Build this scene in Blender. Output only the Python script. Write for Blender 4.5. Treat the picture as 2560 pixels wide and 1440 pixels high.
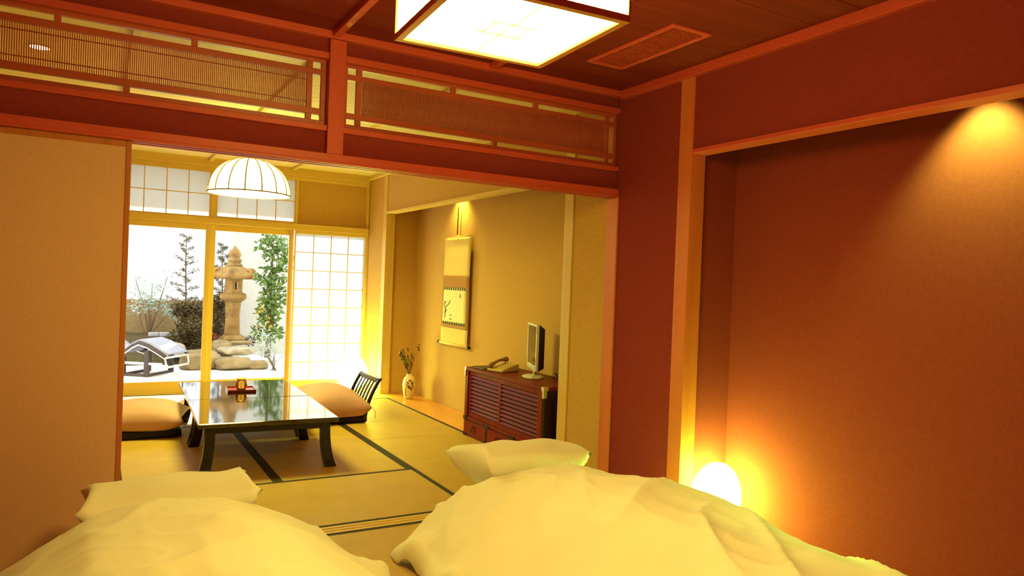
import bpy, bmesh, math, random
from mathutils import Vector, Matrix, noise as mnoise

# ------------------------------------------------------------------ clean start
for o in list(bpy.data.objects):
    bpy.data.objects.remove(o, do_unlink=True)
C = bpy.context.scene.collection
SC = bpy.context.scene
PI = math.pi

# ------------------------------------------------------------------ camera
CAM_H = 1.256
F_PX = 1806.0
yaw, pitch, roll = 0.520725, -0.0063, -0.0384
fwd = Vector((math.sin(yaw)*math.cos(pitch), math.cos(yaw)*math.cos(pitch), math.sin(pitch)))
rgt = Vector((math.cos(yaw), -math.sin(yaw), 0.0))
dwn = fwd.cross(rgt)
r2 = math.cos(roll)*rgt + math.sin(roll)*dwn
d2 = -math.sin(roll)*rgt + math.cos(roll)*dwn
cd = bpy.data.cameras.new('camera')
cd.sensor_fit = 'HORIZONTAL'
cd.sensor_width = 36.0
cd.lens = F_PX/2560.0*36.0
cd.clip_start = 0.02
cd.clip_end = 200
cam = bpy.data.objects.new('camera', cd)
C.objects.link(cam)
up = -d2
m = Matrix.Identity(4)
for i in range(3):
    m[i][0] = r2[i]; m[i][1] = up[i]; m[i][2] = -fwd[i]
m[2][3] = CAM_H
cam.matrix_world = m
SC.camera = cam

# ------------------------------------------------------------------ sky, sun, exposure
SKY_COL = (0.90, 0.96, 1.0, 1); SKY_STR = 4.2
w = bpy.data.worlds.new('sky'); SC.world = w
w.use_nodes = True
bg = w.node_tree.nodes['Background']
bg.inputs['Color'].default_value = SKY_COL
bg.inputs['Strength'].default_value = SKY_STR
sd = bpy.data.lights.new('sun', 'SUN')
sd.energy = 17.0
sd.color = (1.0, 0.95, 0.84)
sd.angle = math.radians(1.2)
sun = bpy.data.objects.new('sun', sd)
C.objects.link(sun)
TO_SUN = Vector((0.30, 0.68, 0.66)).normalized()
sun.rotation_euler = (-TO_SUN).to_track_quat('-Z', 'Y').to_euler()
sun.location = (6, 14, 9)
vs = SC.view_settings
vs.view_transform = 'Standard'
try: vs.look = 'None'
except Exception: pass
vs.exposure = 0.0
vs.gamma = 1.0
vs.use_curve_mapping = False

# strengths and colours of the lamps in the rooms
BED_LAMP = (1.0, 0.74, 0.135); BED_LAMP_BOTTOM = 53.0; BED_LAMP_SIDE = 30.0
PEND = (1.0, 1.0, 0.19); PEND_SHADE = 10.5; PEND_BOTTOM = 72.0
GLOBE = (0.50, 1.0, 0.08); GLOBE_STR = 100.0
FAR_GLOBE = (0.85, 1.0, 0.12); FAR_GLOBE_STR = 72.0
SPOT_W = 135.0
SPOT_COL = (0.40, 1.0, 0.10)

# ------------------------------------------------------------------ materials
MATS = {}
def nodes_of(name):
    mt = bpy.data.materials.new(name); mt.use_nodes = True
    nt = mt.node_tree
    return mt, nt, nt.nodes['Principled BSDF']

def tex(nt, scale, mapscale=(1, 1, 1), kind='noise', detail=4, rough=0.55, coord='Object'):
    tc = nt.nodes.new('ShaderNodeTexCoord')
    mp = nt.nodes.new('ShaderNodeMapping'); mp.inputs['Scale'].default_value = mapscale
    nt.links.new(tc.outputs[coord], mp.inputs['Vector'])
    if kind == 'noise':
        t = nt.nodes.new('ShaderNodeTexNoise'); t.inputs['Detail'].default_value = detail
        t.inputs['Roughness'].default_value = rough
    elif kind == 'wave':
        t = nt.nodes.new('ShaderNodeTexWave'); t.inputs['Distortion'].default_value = 1.0
    elif kind == 'voronoi':
        t = nt.nodes.new('ShaderNodeTexVoronoi')
    t.inputs['Scale'].default_value = scale
    nt.links.new(mp.outputs[0], t.inputs['Vector'])
    return t

def mat(name, c1, c2=None, rough=0.6, scale=8, mapscale=(1, 1, 1), bump=0.0, bscale=None, spec=0.4,
        metal=0.0, coat=0.0, kind='noise', lo=0.35, hi=0.65, ior=None, sheen=0.0, bdist=0.002):
    if name in MATS: return MATS[name]
    mt, nt, b = nodes_of(name)
    b.inputs['Roughness'].default_value = rough
    b.inputs['Specular IOR Level'].default_value = spec
    b.inputs['Metallic'].default_value = metal
    b.inputs['Coat Weight'].default_value = coat
    b.inputs['Coat Roughness'].default_value = 0.05
    if ior: b.inputs['IOR'].default_value = ior
    if sheen: b.inputs['Sheen Weight'].default_value = sheen
    c2 = c2 or tuple(x*0.9 for x in c1)
    t = tex(nt, scale, mapscale, kind)
    cr = nt.nodes.new('ShaderNodeValToRGB')
    cr.color_ramp.elements[0].position = lo; cr.color_ramp.elements[1].position = hi
    cr.color_ramp.elements[0].color = (*c2, 1); cr.color_ramp.elements[1].color = (*c1, 1)
    nt.links.new(t.outputs[0] if kind == 'voronoi' else t.outputs['Fac' if 'Fac' in t.outputs else 0], cr.inputs[0])
    nt.links.new(cr.outputs[0], b.inputs['Base Color'])
    if bump:
        t2 = tex(nt, bscale or scale*4, mapscale)
        bp = nt.nodes.new('ShaderNodeBump'); bp.inputs['Strength'].default_value = bump
        bp.inputs['Distance'].default_value = bdist
        nt.links.new(t2.outputs[0], bp.inputs['Height'])
        nt.links.new(bp.outputs[0], b.inputs['Normal'])
    MATS[name] = mt
    return mt

def wood(name, c1, c2, axis, rough=0.45, coat=0.0, scale=14, spec=0.3):
    ms = [1.0, 1.0, 1.0]; ms['xyz'.index(axis)] = 0.06
    return mat(name + '_' + axis, c1, c2, rough=rough, scale=scale, mapscale=tuple(ms), bump=0.12, bscale=scale*3, coat=coat, lo=0.3, hi=0.7, spec=spec)

def emit(name, col, strength):
    if name in MATS: return MATS[name]
    mt = bpy.data.materials.new(name); mt.use_nodes = True
    nt = mt.node_tree; nt.nodes.clear()
    e = nt.nodes.new('ShaderNodeEmission'); o = nt.nodes.new('ShaderNodeOutputMaterial')
    e.inputs['Color'].default_value = (*col, 1); e.inputs['Strength'].default_value = strength
    nt.links.new(e.outputs[0], o.inputs[0])
    MATS[name] = mt
    return mt

def paper(name, col, trans=0.62):
    if name in MATS: return MATS[name]
    mt = bpy.data.materials.new(name); mt.use_nodes = True
    nt = mt.node_tree; nt.nodes.clear()
    d = nt.nodes.new('ShaderNodeBsdfDiffuse'); t = nt.nodes.new('ShaderNodeBsdfTranslucent')
    mx = nt.nodes.new('ShaderNodeMixShader'); o = nt.nodes.new('ShaderNodeOutputMaterial')
    tx = tex(nt, 22, (1, 1, 1)); cr = nt.nodes.new('ShaderNodeValToRGB')
    cr.color_ramp.elements[0].color = (*[c*0.93 for c in col], 1); cr.color_ramp.elements[1].color = (*col, 1)
    nt.links.new(tx.outputs[0], cr.inputs[0])
    nt.links.new(cr.outputs[0], d.inputs['Color']); nt.links.new(cr.outputs[0], t.inputs['Color'])
    mx.inputs[0].default_value = trans
    nt.links.new(d.outputs[0], mx.inputs[1]); nt.links.new(t.outputs[0], mx.inputs[2]); nt.links.new(mx.outputs[0], o.inputs[0])
    MATS[name] = mt
    return mt

def glass(name):
    if name in MATS: return MATS[name]
    mt = bpy.data.materials.new(name); mt.use_nodes = True
    nt = mt.node_tree; nt.nodes.clear()
    d = nt.nodes.new('ShaderNodeBsdfTransparent'); g = nt.nodes.new('ShaderNodeBsdfGlossy')
    d.inputs['Color'].default_value = (0.96, 0.98, 0.97, 1)
    g.inputs['Roughness'].default_value = 0.0
    f = nt.nodes.new('ShaderNodeFresnel'); f.inputs['IOR'].default_value = 1.35
    mx = nt.nodes.new('ShaderNodeMixShader'); o = nt.nodes.new('ShaderNodeOutputMaterial')
    nt.links.new(f.outputs[0], mx.inputs[0])
    nt.links.new(d.outputs[0], mx.inputs[1]); nt.links.new(g.outputs[0], mx.inputs[2]); nt.links.new(mx.outputs[0], o.inputs[0])
    MATS[name] = mt
    return mt

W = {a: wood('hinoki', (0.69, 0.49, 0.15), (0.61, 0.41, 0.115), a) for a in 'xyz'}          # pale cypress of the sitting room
WB = {a: wood('bedroom_wood_lamp_tone', (0.58, 0.080, 0.060), (0.50, 0.066, 0.048), a) for a in 'xyz'}    # bedroom trim, its red lamplight put into the wood colour
WM = {a: wood('post_wood_lit_tone', (0.62, 0.17, 0.06), (0.54, 0.14, 0.05), a) for a in 'xyz'}   # lit copy for posts and lamp frame, daylight put into the amber
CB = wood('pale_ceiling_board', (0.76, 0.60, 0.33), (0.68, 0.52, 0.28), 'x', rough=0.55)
CBB = wood('ceiling_board_dim_tone', (0.22, 0.026, 0.026), (0.17, 0.019, 0.020), 'x', rough=0.7, spec=0.05)  # bedroom boards, the room's dim red light mixed into their colour
DW = {a: wood('cabinet_wood', (0.20, 0.022, 0.010), (0.13, 0.014, 0.007), a, rough=0.36, spec=0.06) for a in 'xyz'}
PLASTER = mat('plaster_lit_tone', (0.565, 0.345, 0.11), (0.515, 0.305, 0.095), rough=0.95, scale=60, bump=0.35, bscale=420, spec=0.1, bdist=0.001)  # sitting-room copy of the one plaster, yellow room light in its colour
PLASTER_B = mat('plaster_dim_tone', (0.265, 0.036, 0.038), (0.24, 0.032, 0.034), rough=0.95, scale=60, bump=0.35, bscale=420, spec=0.1, bdist=0.001)  # bedroom copy of the same plaster, darkened and reddened for dim lamplight
FUSUMA = mat('fusuma_paper', (0.66, 0.38, 0.27), (0.62, 0.355, 0.25), rough=0.9, scale=90, bump=0.1, bscale=300, spec=0.15)
BROWNSTILE = mat('stained_stile', (0.50, 0.16, 0.05), (0.42, 0.12, 0.04), rough=0.4, scale=14, mapscale=(1, 1, .08))
PAPER = paper('shoji_paper', (0.50, 0.51, 0.48), .55)
GLASS = glass('window_glass')
LACQUER = mat('black_lacquer', (0.010, 0.0045, 0.004), (0.008, 0.004, 0.003), rough=0.06, spec=0.9, coat=1.0, scale=3, ior=1.6)
LACQUER_LEG = mat('dark_lacquer_leg', (0.012, 0.005, 0.004), (0.009, 0.004, 0.003), rough=0.25, spec=0.5, scale=3)
MATBORDER = mat('tatami_border', (0.030, 0.016, 0.008), (0.022, 0.011, 0.006), rough=0.8, scale=200)
LINEN = mat('white_linen', (0.84, 0.80, 0.70), (0.82, 0.77, 0.67), rough=0.9, scale=5, bump=0.12, bscale=160, spec=0.15, sheen=0.2)
CUSHION = mat('cushion_cotton', (0.58, 0.33, 0.34), (0.53, 0.29, 0.30), rough=0.9, scale=120, bump=0.2, bscale=400, spec=0.1)
DARKMETAL = mat('dark_iron', (0.03, 0.022, 0.02), rough=0.4, metal=0.8, scale=30)
SILVER = mat('silver_metal', (0.75, 0.74, 0.70), rough=0.25, metal=1.0, scale=30)
BLACKPL = mat('black_plastic', (0.012, 0.010, 0.010), rough=0.35, scale=30)
SILVERPL = mat('silver_plastic', (0.62, 0.60, 0.54), rough=0.4, scale=30)
SCREEN = mat('dark_screen', (0.05, 0.022, 0.018), rough=0.12, scale=30, spec=0.6)

def tatami_mat_material(axis):
    name = 'tatami_rush_' + axis
    mt, nt, b = nodes_of(name)
    b.inputs['Roughness'].default_value = 0.55
    b.inputs['Specular IOR Level'].default_value = 0.35
    ms = (1, 1, 1)
    t = tex(nt, 6, (1, 1, 1), detail=6)
    cr = nt.nodes.new('ShaderNodeValToRGB')
    cr.color_ramp.elements[0].position = .3; cr.color_ramp.elements[1].position = .7
    cr.color_ramp.elements[0].color = (0.50, 0.305, 0.054, 1); cr.color_ramp.elements[1].color = (0.56, 0.345, 0.066, 1)
    nt.links.new(t.outputs[0], cr.inputs[0])
    wv = tex(nt, 62, (1, 0, 0) if axis == 'x' else (0, 1, 0), kind='wave')
    wv.inputs['Distortion'].default_value = 0.0
    if axis != 'x': wv.bands_direction = 'Y'
    mx = nt.nodes.new('ShaderNodeMix'); mx.data_type = 'RGBA'; mx.blend_type = 'MULTIPLY'
    mx.inputs['Factor'].default_value = 0.22
    nt.links.new(cr.outputs[0], mx.inputs['A']); nt.links.new(wv.outputs['Color'], mx.inputs['B'])
    nt.links.new(mx.outputs['Result'], b.inputs['Base Color'])
    bp = nt.nodes.new('ShaderNodeBump'); bp.inputs['Strength'].default_value = 0.35; bp.inputs['Distance'].default_value = 0.002
    nt.links.new(wv.outputs['Fac'], bp.inputs['Height']); nt.links.new(bp.outputs[0], b.inputs['Normal'])
    return mt
TATAMI = {a: tatami_mat_material(a) for a in 'xy'}

# ------------------------------------------------------------------ geometry helpers
class MB:
    def __init__(self): self.bm = bmesh.new()
    def box(self, x0, x1, y0, y1, z0, z1):
        vs = [self.bm.verts.new(p) for p in ((x0,y0,z0),(x1,y0,z0),(x1,y1,z0),(x0,y1,z0),(x0,y0,z1),(x1,y0,z1),(x1,y1,z1),(x0,y1,z1))]
        for f in ((0,3,2,1),(4,5,6,7),(0,1,5,4),(1,2,6,5),(2,3,7,6),(3,0,4,7)):
            self.bm.faces.new([vs[i] for i in f])
        return self
    def hexa(self, bottom, top):
        vs = [self.bm.verts.new(p) for p in list(bottom)+list(top)]
        for f in ((0,3,2,1),(4,5,6,7),(0,1,5,4),(1,2,6,5),(2,3,7,6),(3,0,4,7)):
            self.bm.faces.new([vs[i] for i in f])
        return self
    def tube(self, pts, rad, seg=8, cap=True):
        pts = [Vector(p) for p in pts]
        n = len(pts)
        rads = rad if isinstance(rad, (list, tuple)) else [rad]*n
        rings = []
        prev = None
        for i, p in enumerate(pts):
            t = (pts[min(i+1, n-1)] - pts[max(i-1, 0)]).normalized()
            if prev is None:
                a = Vector((0,0,1)) if abs(t.z) < .9 else Vector((1,0,0))
                u = t.cross(a).normalized()
            else:
                u = (prev - t*prev.dot(t)).normalized()
            prev = u
            v = t.cross(u)
            rings.append([self.bm.verts.new(p + (u*math.cos(2*PI*k/seg) + v*math.sin(2*PI*k/seg))*rads[i]) for k in range(seg)])
        for i in range(n-1):
            for k in range(seg):
                self.bm.faces.new((rings[i][k], rings[i][(k+1)%seg], rings[i+1][(k+1)%seg], rings[i+1][k]))
        if cap:
            self.bm.faces.new(rings[0][::-1]); self.bm.faces.new(rings[-1])
        return self
    def lathe(self, prof, seg=24, c=(0,0,0), sx=1, sy=1, rot=0, cap=True):
        rings = []
        for r, z in prof:
            rings.append([self.bm.verts.new((c[0]+r*sx*math.cos(rot+2*PI*k/seg), c[1]+r*sy*math.sin(rot+2*PI*k/seg), c[2]+z)) for k in range(seg)])
        for i in range(len(rings)-1):
            for k in range(seg):
                self.bm.faces.new((rings[i][k], rings[i][(k+1)%seg], rings[i+1][(k+1)%seg], rings[i+1][k]))
        if cap:
            self.bm.faces.new(rings[0][::-1]); self.bm.faces.new(rings[-1])
        return self
    def grid(self, nu, nv, fn, closed=False):
        vs = [[self.bm.verts.new(fn(i/nu, j/nv)) for j in range(nv+1)] for i in range(nu+1)]
        for i in range(nu):
            for j in range(nv):
                self.bm.faces.new((vs[i][j], vs[i+1][j], vs[i+1][j+1], vs[i][j+1]))
        return vs
    def quad(self, pts):
        self.bm.faces.new([self.bm.verts.new(p) for p in pts]); return self
    def build(self, name, mt, parent=None, smooth=False, bevel=0, kind=None, weld=0):
        if weld: bmesh.ops.remove_doubles(self.bm, verts=self.bm.verts, dist=weld)
        bmesh.ops.recalc_face_normals(self.bm, faces=self.bm.faces)
        me = bpy.data.meshes.new(name)
        self.bm.to_mesh(me); self.bm.free()
        if mt: me.materials.append(mt)
        if smooth:
            for p in me.polygons: p.use_smooth = True
        o = bpy.data.objects.new(name, me); C.objects.link(o)
        if parent: o.parent = parent
        if bevel:
            b = o.modifiers.new('bevel', 'BEVEL'); b.width = bevel; b.segments = 2; b.limit_method = 'ANGLE'; b.angle_limit = math.radians(40)
        if kind: o['kind'] = kind
        return o

def tag(o, label, cat, group=None, kind=None):
    o['label'] = label; o['category'] = cat
    if group: o['group'] = group
    if kind: o['kind'] = kind
    return o
def empty(name, loc, rz=0):
    o = bpy.data.objects.new(name, None); o.empty_display_size = 0.05
    C.objects.link(o); o.location = loc; o.rotation_euler = (0, 0, rz)
    return o
def thing(name, label, cat, loc=(0,0,0), rz=0, group=None, kind=None):
    return tag(empty(name, loc, rz), label, cat, group, kind)
def struct(name, mb, mt, label, cat, bevel=0, smooth=False):
    return tag(mb.build(name, mt, None, smooth=smooth, bevel=bevel), label, cat, kind='structure')
def copy_tree(o, parent=None):
    c = o.copy(); C.objects.link(c); c.parent = parent
    for ch in list(o.children): copy_tree(ch, c)
    return c
def sbox(name, b, mt, label, cat, bevel=0.0):
    return struct(name, MB().box(*b), mt, label, cat, bevel)
def pbox(name, b, mt, parent, bevel=0.0, kind=None):
    return MB().box(*b).build(name, mt, parent, bevel=bevel, kind=kind)

# ------------------------------------------------------------------ key planes (metres)
XR = 2.70            # right wall of both rooms
XB = 3.07            # back of the alcoves
XL = -0.80           # left wall
YB = -0.35           # wall behind the camera
YP0, YP1 = 3.477, 3.571   # partition
YW = 8.10            # window wall
ZC = 2.43            # ceiling

# ------------------------------------------------------------------ floors
fl = tag(MB().box(XL, XR, YB, YW+0.12, -0.16, -0.05).build('floor', mat('subfloor', (0.3, .18, .08))), 'tatami floor of both rooms', 'floor', kind='structure')
def tatami(x0, x1, y0, y1, along):
    g = 0.0012
    bw = 0.030
    o = MB()
    if along == 'x': o.box(x0+g, x1-g, y0+bw, y1-bw, -0.05, 0.0)
    else: o.box(x0+bw, x1-bw, y0+g, y1-g, -0.05, 0.0)
    t = o.build('tatami_mat', TATAMI[along], fl, bevel=0.002)
    for s in (0, 1):
        if along == 'x':
            ya = y0+g if s == 0 else y1-bw
            pbox('mat_border', (x0+g, x1-g, ya, ya+bw-g, -0.05, 0.0008), MATBORDER, t)
        else:
            xa = x0+g if s == 0 else x1-bw
            pbox('mat_border', (xa, xa+bw-g, y0+g, y1-g, -0.05, 0.0008), MATBORDER, t)
gx = [XL, 0.13, 0.985, 1.84, 2.70]
tatami(1.84, 2.70, 3.571, 5.39, 'y'); tatami(1.84, 2.70, 5.39, 7.21, 'y')
tatami(0.13, 1.84, 3.571, 4.48, 'x')
tatami(0.985, 1.84, 4.48, 6.30, 'y'); tatami(0.13, 0.985, 4.48, 6.30, 'y')
tatami(0.13, 1.84, 6.30, 7.21, 'x')
tatami(0.985, 2.70, 7.21, 8.05, 'x'); tatami(XL, 0.985, 7.21, 8.05, 'x')
tatami(XL, 0.13, 3.571, 5.39, 'y'); tatami(XL, 0.13, 5.39, 7.21, 'y')
yy = 3.477
for r in range(4):
    y0 = yy-0.957
    for (a, b) in ((XL, 0.95), (0.95, 2.70)):
        tatami(a, b, y0, yy, 'x')
    yy = y0
# threshold with two grooves
t = MB().box(XL, XR, YP0, YP1, -0.05, -0.006)
for a, b in ((0, .020), (.038, .056), (.074, .094)):
    t.box(XL, XR, YP0+a, YP0+b, -0.006, 0.001)
struct('trim_1', t, W['x'], 'pale grooved wooden threshold between the two tatami rooms', 'threshold')

# ------------------------------------------------------------------ ceilings
def ceiling(y0, y1, label, battens, joints, bm_, wm_):
    c = tag(MB().box(XL, XR, y0, y1, ZC+0.012, ZC+0.05).build('ceiling', bm_), label, 'ceiling', kind='structure')
    y = y1
    js = []
    while y > y0:
        js.append((max(y-joints, y0), y)); y -= joints
    for a, b in js:
        pbox('ceiling_board', (XL, XR, a+0.0015, b-0.0015, ZC, ZC+0.0118), bm_, c, bevel=0.0015)
    for x in battens:
        pbox('ceiling_batten', (x-0.017, x+0.017, y0, y1, ZC-0.028, ZC-0.0005), wm_, c, bevel=0.002)
    return c
ceiling(YB, YP0+0.02, 'dim-toned board ceiling of the bedroom in front', (0.11, 0.955, 1.80), 0.232, CBB, WB['y'])
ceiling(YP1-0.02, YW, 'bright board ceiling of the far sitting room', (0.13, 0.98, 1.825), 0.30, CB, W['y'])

# ------------------------------------------------------------------ partition between the rooms
def tr(n, b, mt, label, cat='trim', bevel=0.003):
    return sbox('trim_%d' % n, b, mt, label, cat, bevel)
pw = MB()
pw.box(XL, XR, 3.492, 3.556, 2.325, ZC)
pw.box(XL, XR, 3.492, 3.556, 1.84, 1.957)
struct('wall_middle', pw, PLASTER_B, 'dim-toned plaster bands above and below the transom screens', 'wall')
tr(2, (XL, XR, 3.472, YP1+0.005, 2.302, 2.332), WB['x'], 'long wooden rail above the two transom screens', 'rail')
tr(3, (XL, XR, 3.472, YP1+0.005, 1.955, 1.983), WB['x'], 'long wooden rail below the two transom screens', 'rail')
k = MB().box(XL, XR, 3.462, YP1+0.01, 1.812, 1.846)
for a, b in ((3.462, 3.482), (3.503, 3.532), (3.553, YP1+0.01)):
    k.box(XL, XR, a, b, 1.80, 1.812)
struct('trim_4', k, WB['x'], 'grooved wooden door head over the opening between the rooms', 'lintel', bevel=0.0015)
tr(5, (0.932, 1.012, 3.458, YP1+0.012, 1.846, ZC-0.035), WB['z'], 'short wooden post between the two transom screens', 'post')
tr(6, (XL, XR, 3.447, 3.492, 2.397, ZC+0.001), WB['x'], 'ceiling moulding along the transom wall of the bedroom', 'moulding')
tr(7, (XL, XR, YP1-0.015, YP1+0.03, 2.397, ZC+0.001), W['x'], 'ceiling moulding on the far side of the transom wall', 'moulding')

def transom(label, ox0, ox1, ix0, ix1, tops, bots):
    """outer frame ox0..ox1, inner frame ix0..ix1"""
    y0, y1 = 3.508, 3.534
    t = thing('transom_screen', label, 'screen', ((ox0+ox1)/2, 3.52, 1.983))
    cx = (ox0+ox1)/2
    RW = mat('transom_wood', (0.46, 0.085, 0.05), (0.38, 0.068, 0.04), rough=0.4, scale=16, mapscale=(.08, 1, 1), bump=.1)
    def b(name, x0, x1, z0, z1, ya=y0, yb=y1, bev=0.0015, kind=None):
        return pbox(name, (x0-cx, x1-cx, ya-3.52, yb-3.52, z0-1.983, z1-1.983), RW, t, bevel=bev, kind=kind)
    fr = .022
    b('outer_rail', ox0, ox1, 2.284, 2.3015); b('outer_rail', ox0, ox1, 1.9835, 2.008)
    b('outer_stile', ox0, ox0+fr, 2.008, 2.284); b('outer_stile', ox1-fr, ox1, 2.008, 2.284)
    # inner frame members run on to the outer frame, crossing in the corners
    b('inner_rail', ox0+fr, ox1-fr, 2.226, 2.254); b('inner_rail', ox0+fr, ox1-fr, 2.034, 2.064)
    for a in (ix0, ix1-.026):
        b('inner_stile', a, a+.026, 2.008, 2.034); b('inner_stile', a, a+.026, 2.064, 2.226); b('inner_stile', a, a+.026, 2.254, 2.284)
    for x in tops: b('spacer_block', x-.0125, x+.0125, 2.254, 2.284)
    for x in bots: b('spacer_block', x-.0125, x+.0125, 2.008, 2.034)
    s = MB()
    a0, a1 = ix0+.026, ix1-.026
    n = int((a1-a0)/.0082)
    for i in range(1, n):
        x = a0 + (a1-a0)*i/n - cx
        s.box(x-.0022, x+.0022, -.0058, .0052, 2.064-1.983, 2.226-1.983)
    s.build('slat_screen', RW, t, kind='stuff')
    for z in (2.094, 2.200):
        b('cross_batten', a0, a1, z-.0022, z+.0022, 3.5265, 3.532, bev=0)
    return t
transom('long transom screen of fine vertical slats left of the short post', -0.775, 0.930, -0.697, 0.865, (-0.174, 0.342), (0.082,))
transom('long transom screen of fine vertical slats right of the short post', 1.014, 2.700, 1.083, 2.645, (1.610, 2.127), (1.871,))

# sliding paper door (fusuma) on the left
d = thing('door_1', 'plain beige sliding paper door at the left with brown edge', 'door', (-0.36, 3.497, 0.0), kind='structure')
pbox('door_panel', (-0.43, 0.447, -0.010, 0.010, 0.03, 1.772), FUSUMA, d)
pbox('door_stile', (0.447, 0.469, -0.013, 0.013, 0.002, 1.808), BROWNSTILE, d, bevel=.003)
pbox('door_stile', (-0.452, -0.430, -0.013, 0.013, 0.002, 1.808), BROWNSTILE, d, bevel=.003)
pbox('door_rail', (-0.430, 0.447, -0.013, 0.013, 1.772, 1.808), BROWNSTILE, d, bevel=.003)
pbox('door_rail', (-0.430, 0.447, -0.013, 0.013, 0.002, 0.030), BROWNSTILE, d, bevel=.003)

# ------------------------------------------------------------------ right wall, bedroom side
rw = MB()
rw.box(XR+0.006, XR+0.09, 2.94, 3.54, 0, ZC)                # between alcove post and partition
rw.box(XR+0.006, XR+0.09, YB, 2.86, 1.995, ZC)              # above the alcove lintel
rw.box(XR+0.006, XR+0.09, YB, 0.25, 0, 1.995)               # near the camera
struct('wall_right', rw, PLASTER_B, 'dim-toned plaster right wall of the bedroom around the alcove', 'wall')
al = MB()
al.box(XB, XB+0.08, 0.20, 2.95, -0.05, ZC)                  # back
al.box(XR+0.09, XB, 2.885, 2.95, -0.05, ZC)                 # far reveal
al.box(XR+0.09, XB, 0.20, 0.26, -0.05, ZC)                  # near reveal
al.box(XR+0.05, XB, 0.26, 2.885, 2.22, 2.26)                # alcove ceiling
struct('wall_alcove', al, PLASTER_B, 'dim-toned plaster back wall of the bedroom alcove with light pool', 'wall')
sbox('floor_alcove', (XR, XB, 0.26, 2.885, -0.10, 0.0), W['y'], 'wooden floor board of the bedroom alcove', 'floor', .003)
bpy.data.objects['floor_alcove'].name = 'floor.001'
tr(8, (XR-0.004, XR+0.096, 2.85, 2.948, 0, 2.385), WM['z'], 'tall wooden post at the far end of the bedroom alcove', 'post')
tr(9, (XR-0.004, XR+0.096, 0.20, 0.30, 0, 2.385), WB['z'], 'tall wooden post at the near end of the bedroom alcove', 'post')
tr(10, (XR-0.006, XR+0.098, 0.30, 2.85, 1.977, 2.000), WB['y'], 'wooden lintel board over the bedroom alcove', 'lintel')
tr(11, (XR-0.004, XR+0.096, 3.463, 3.568, 0, 1.80), WM['z'], 'wooden corner post at the right end of the opening', 'post')
tr(12, (XR-0.028, XR+0.02, YB, 3.45, 2.382, ZC+0.001), WB['y'], 'ceiling moulding along the right bedroom wall', 'moulding')

# ------------------------------------------------------------------ right wall, sitting room with picture alcove
fr = MB()
fr.box(XR+0.006, XR+0.09, 3.54, 3.935, 0, ZC)
fr.box(XR+0.006, XR+0.09, 3.935, 7.60, 1.985, ZC)
fr.box(XR+0.006, XR+0.09, 7.59, YW+.02, 0, ZC)
struct('wall_right_far', fr, PLASTER, 'plaster right wall of the far sitting room around the picture alcove', 'wall')
ta = MB()
ta.box(XB+.012, XB+0.09, 3.95, 7.60, -0.05, ZC)
ta.box(XR+0.09, XB+.012, 7.535, 7.60, -0.05, ZC)
ta.box(XR+0.09, XB+.012, 3.95, 4.00, -0.05, ZC)
ta.box(XR+0.05, XB+.012, 4.00, 7.535, 2.22, 2.26)
struct('wall_picture_alcove', ta, PLASTER, 'lit-toned plaster back wall of the picture alcove behind the scroll', 'wall')
tag(pbox('floor_x', (XR, XB+.012, 4.0, 7.60, -0.10, 0.001), mat('alcove_board', (0.72, 0.34, 0.07), (0.62, 0.27, 0.05), rough=.3, scale=10, mapscale=(1, .06, 1), bump=.06), None, .003),
    'orange wooden floor board of the picture alcove', 'floor', kind='structure').name = 'floor.002'
tr(13, (XR-0.004, XR+0.096, 3.932, 4.032, 0, 2.385), W['z'], 'wooden post of the picture alcove beside the cabinet', 'post')
tr(14, (XR-0.004, XR+0.096, 7.492, 7.60, 0, 2.385), W['z'], 'wooden post of the picture alcove beside the vase', 'post')
tr(15, (XR-0.006, XR+0.098, 4.032, 7.492, 1.962, 1.987), W['y'], 'bright wooden lintel board over the picture alcove', 'lintel')
tr(16, (XR-0.028, XR+0.02, YP1+.03, YW, 2.382, ZC+0.001), W['y'], 'ceiling moulding along the right sitting room wall', 'moulding')

# ------------------------------------------------------------------ unseen sides
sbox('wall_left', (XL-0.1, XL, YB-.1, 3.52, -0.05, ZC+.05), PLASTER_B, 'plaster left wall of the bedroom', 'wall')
sbox('wall_left_far', (XL-0.1, XL, 3.52, YW+.1, -0.05, ZC+.05), PLASTER, 'plaster left wall of the far sitting room', 'wall')
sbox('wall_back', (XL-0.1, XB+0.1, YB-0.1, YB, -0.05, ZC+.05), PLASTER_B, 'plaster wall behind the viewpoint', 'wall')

# ------------------------------------------------------------------ window wall
ww = MB()
ww.box(XL, 0.10, YW+.01, YW+.10, -0.05, ZC+.05)
ww.box(1.89, XR+.1, YW+.012, YW+.10, 1.80, 2.312)
ww.box(0.10, XR+.1, YW+.02, YW+.10, 2.30, ZC+.05)
struct('wall_far', ww, PLASTER, 'plaster panels of the far window wall beside the paper windows', 'wall')
tr(17, (XL, XR, YW-0.03, YW+.06, 2.345, ZC+0.001), W['x'], 'ceiling moulding above the far paper windows', 'moulding')
tr(18, (XL, XR, YW-0.012, YW+.05, 2.305, 2.345), W['x'], 'wooden head rail above the far paper windows', 'rail')
tr(19, (XL, XR, YW-0.022, YW+.09, 1.757, 1.822), W['x'], 'wooden rail between the paper windows and the garden doors', 'rail')
tr(20, (0.10, 0.155, YW-0.01, YW+.09, 0, 2.31), W['z'], 'wooden jamb at the left of the garden doors', 'post')
tr(21, (0.998, 1.054, YW-0.008, YW+.06, 1.822, 2.305), W['z'], 'short wooden post between the two paper windows', 'post')
tr(22, (1.862, 1.892, YW-0.008, YW+.06, 1.822, 2.305), W['z'], 'short wooden post between paper window and plaster panel', 'post')
tr(23, (2.668, 2.70, YW-0.010, YW+.06, 0, 2.305), W['z'], 'wooden jamb in the far right corner beside the paper door', 'post')
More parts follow.
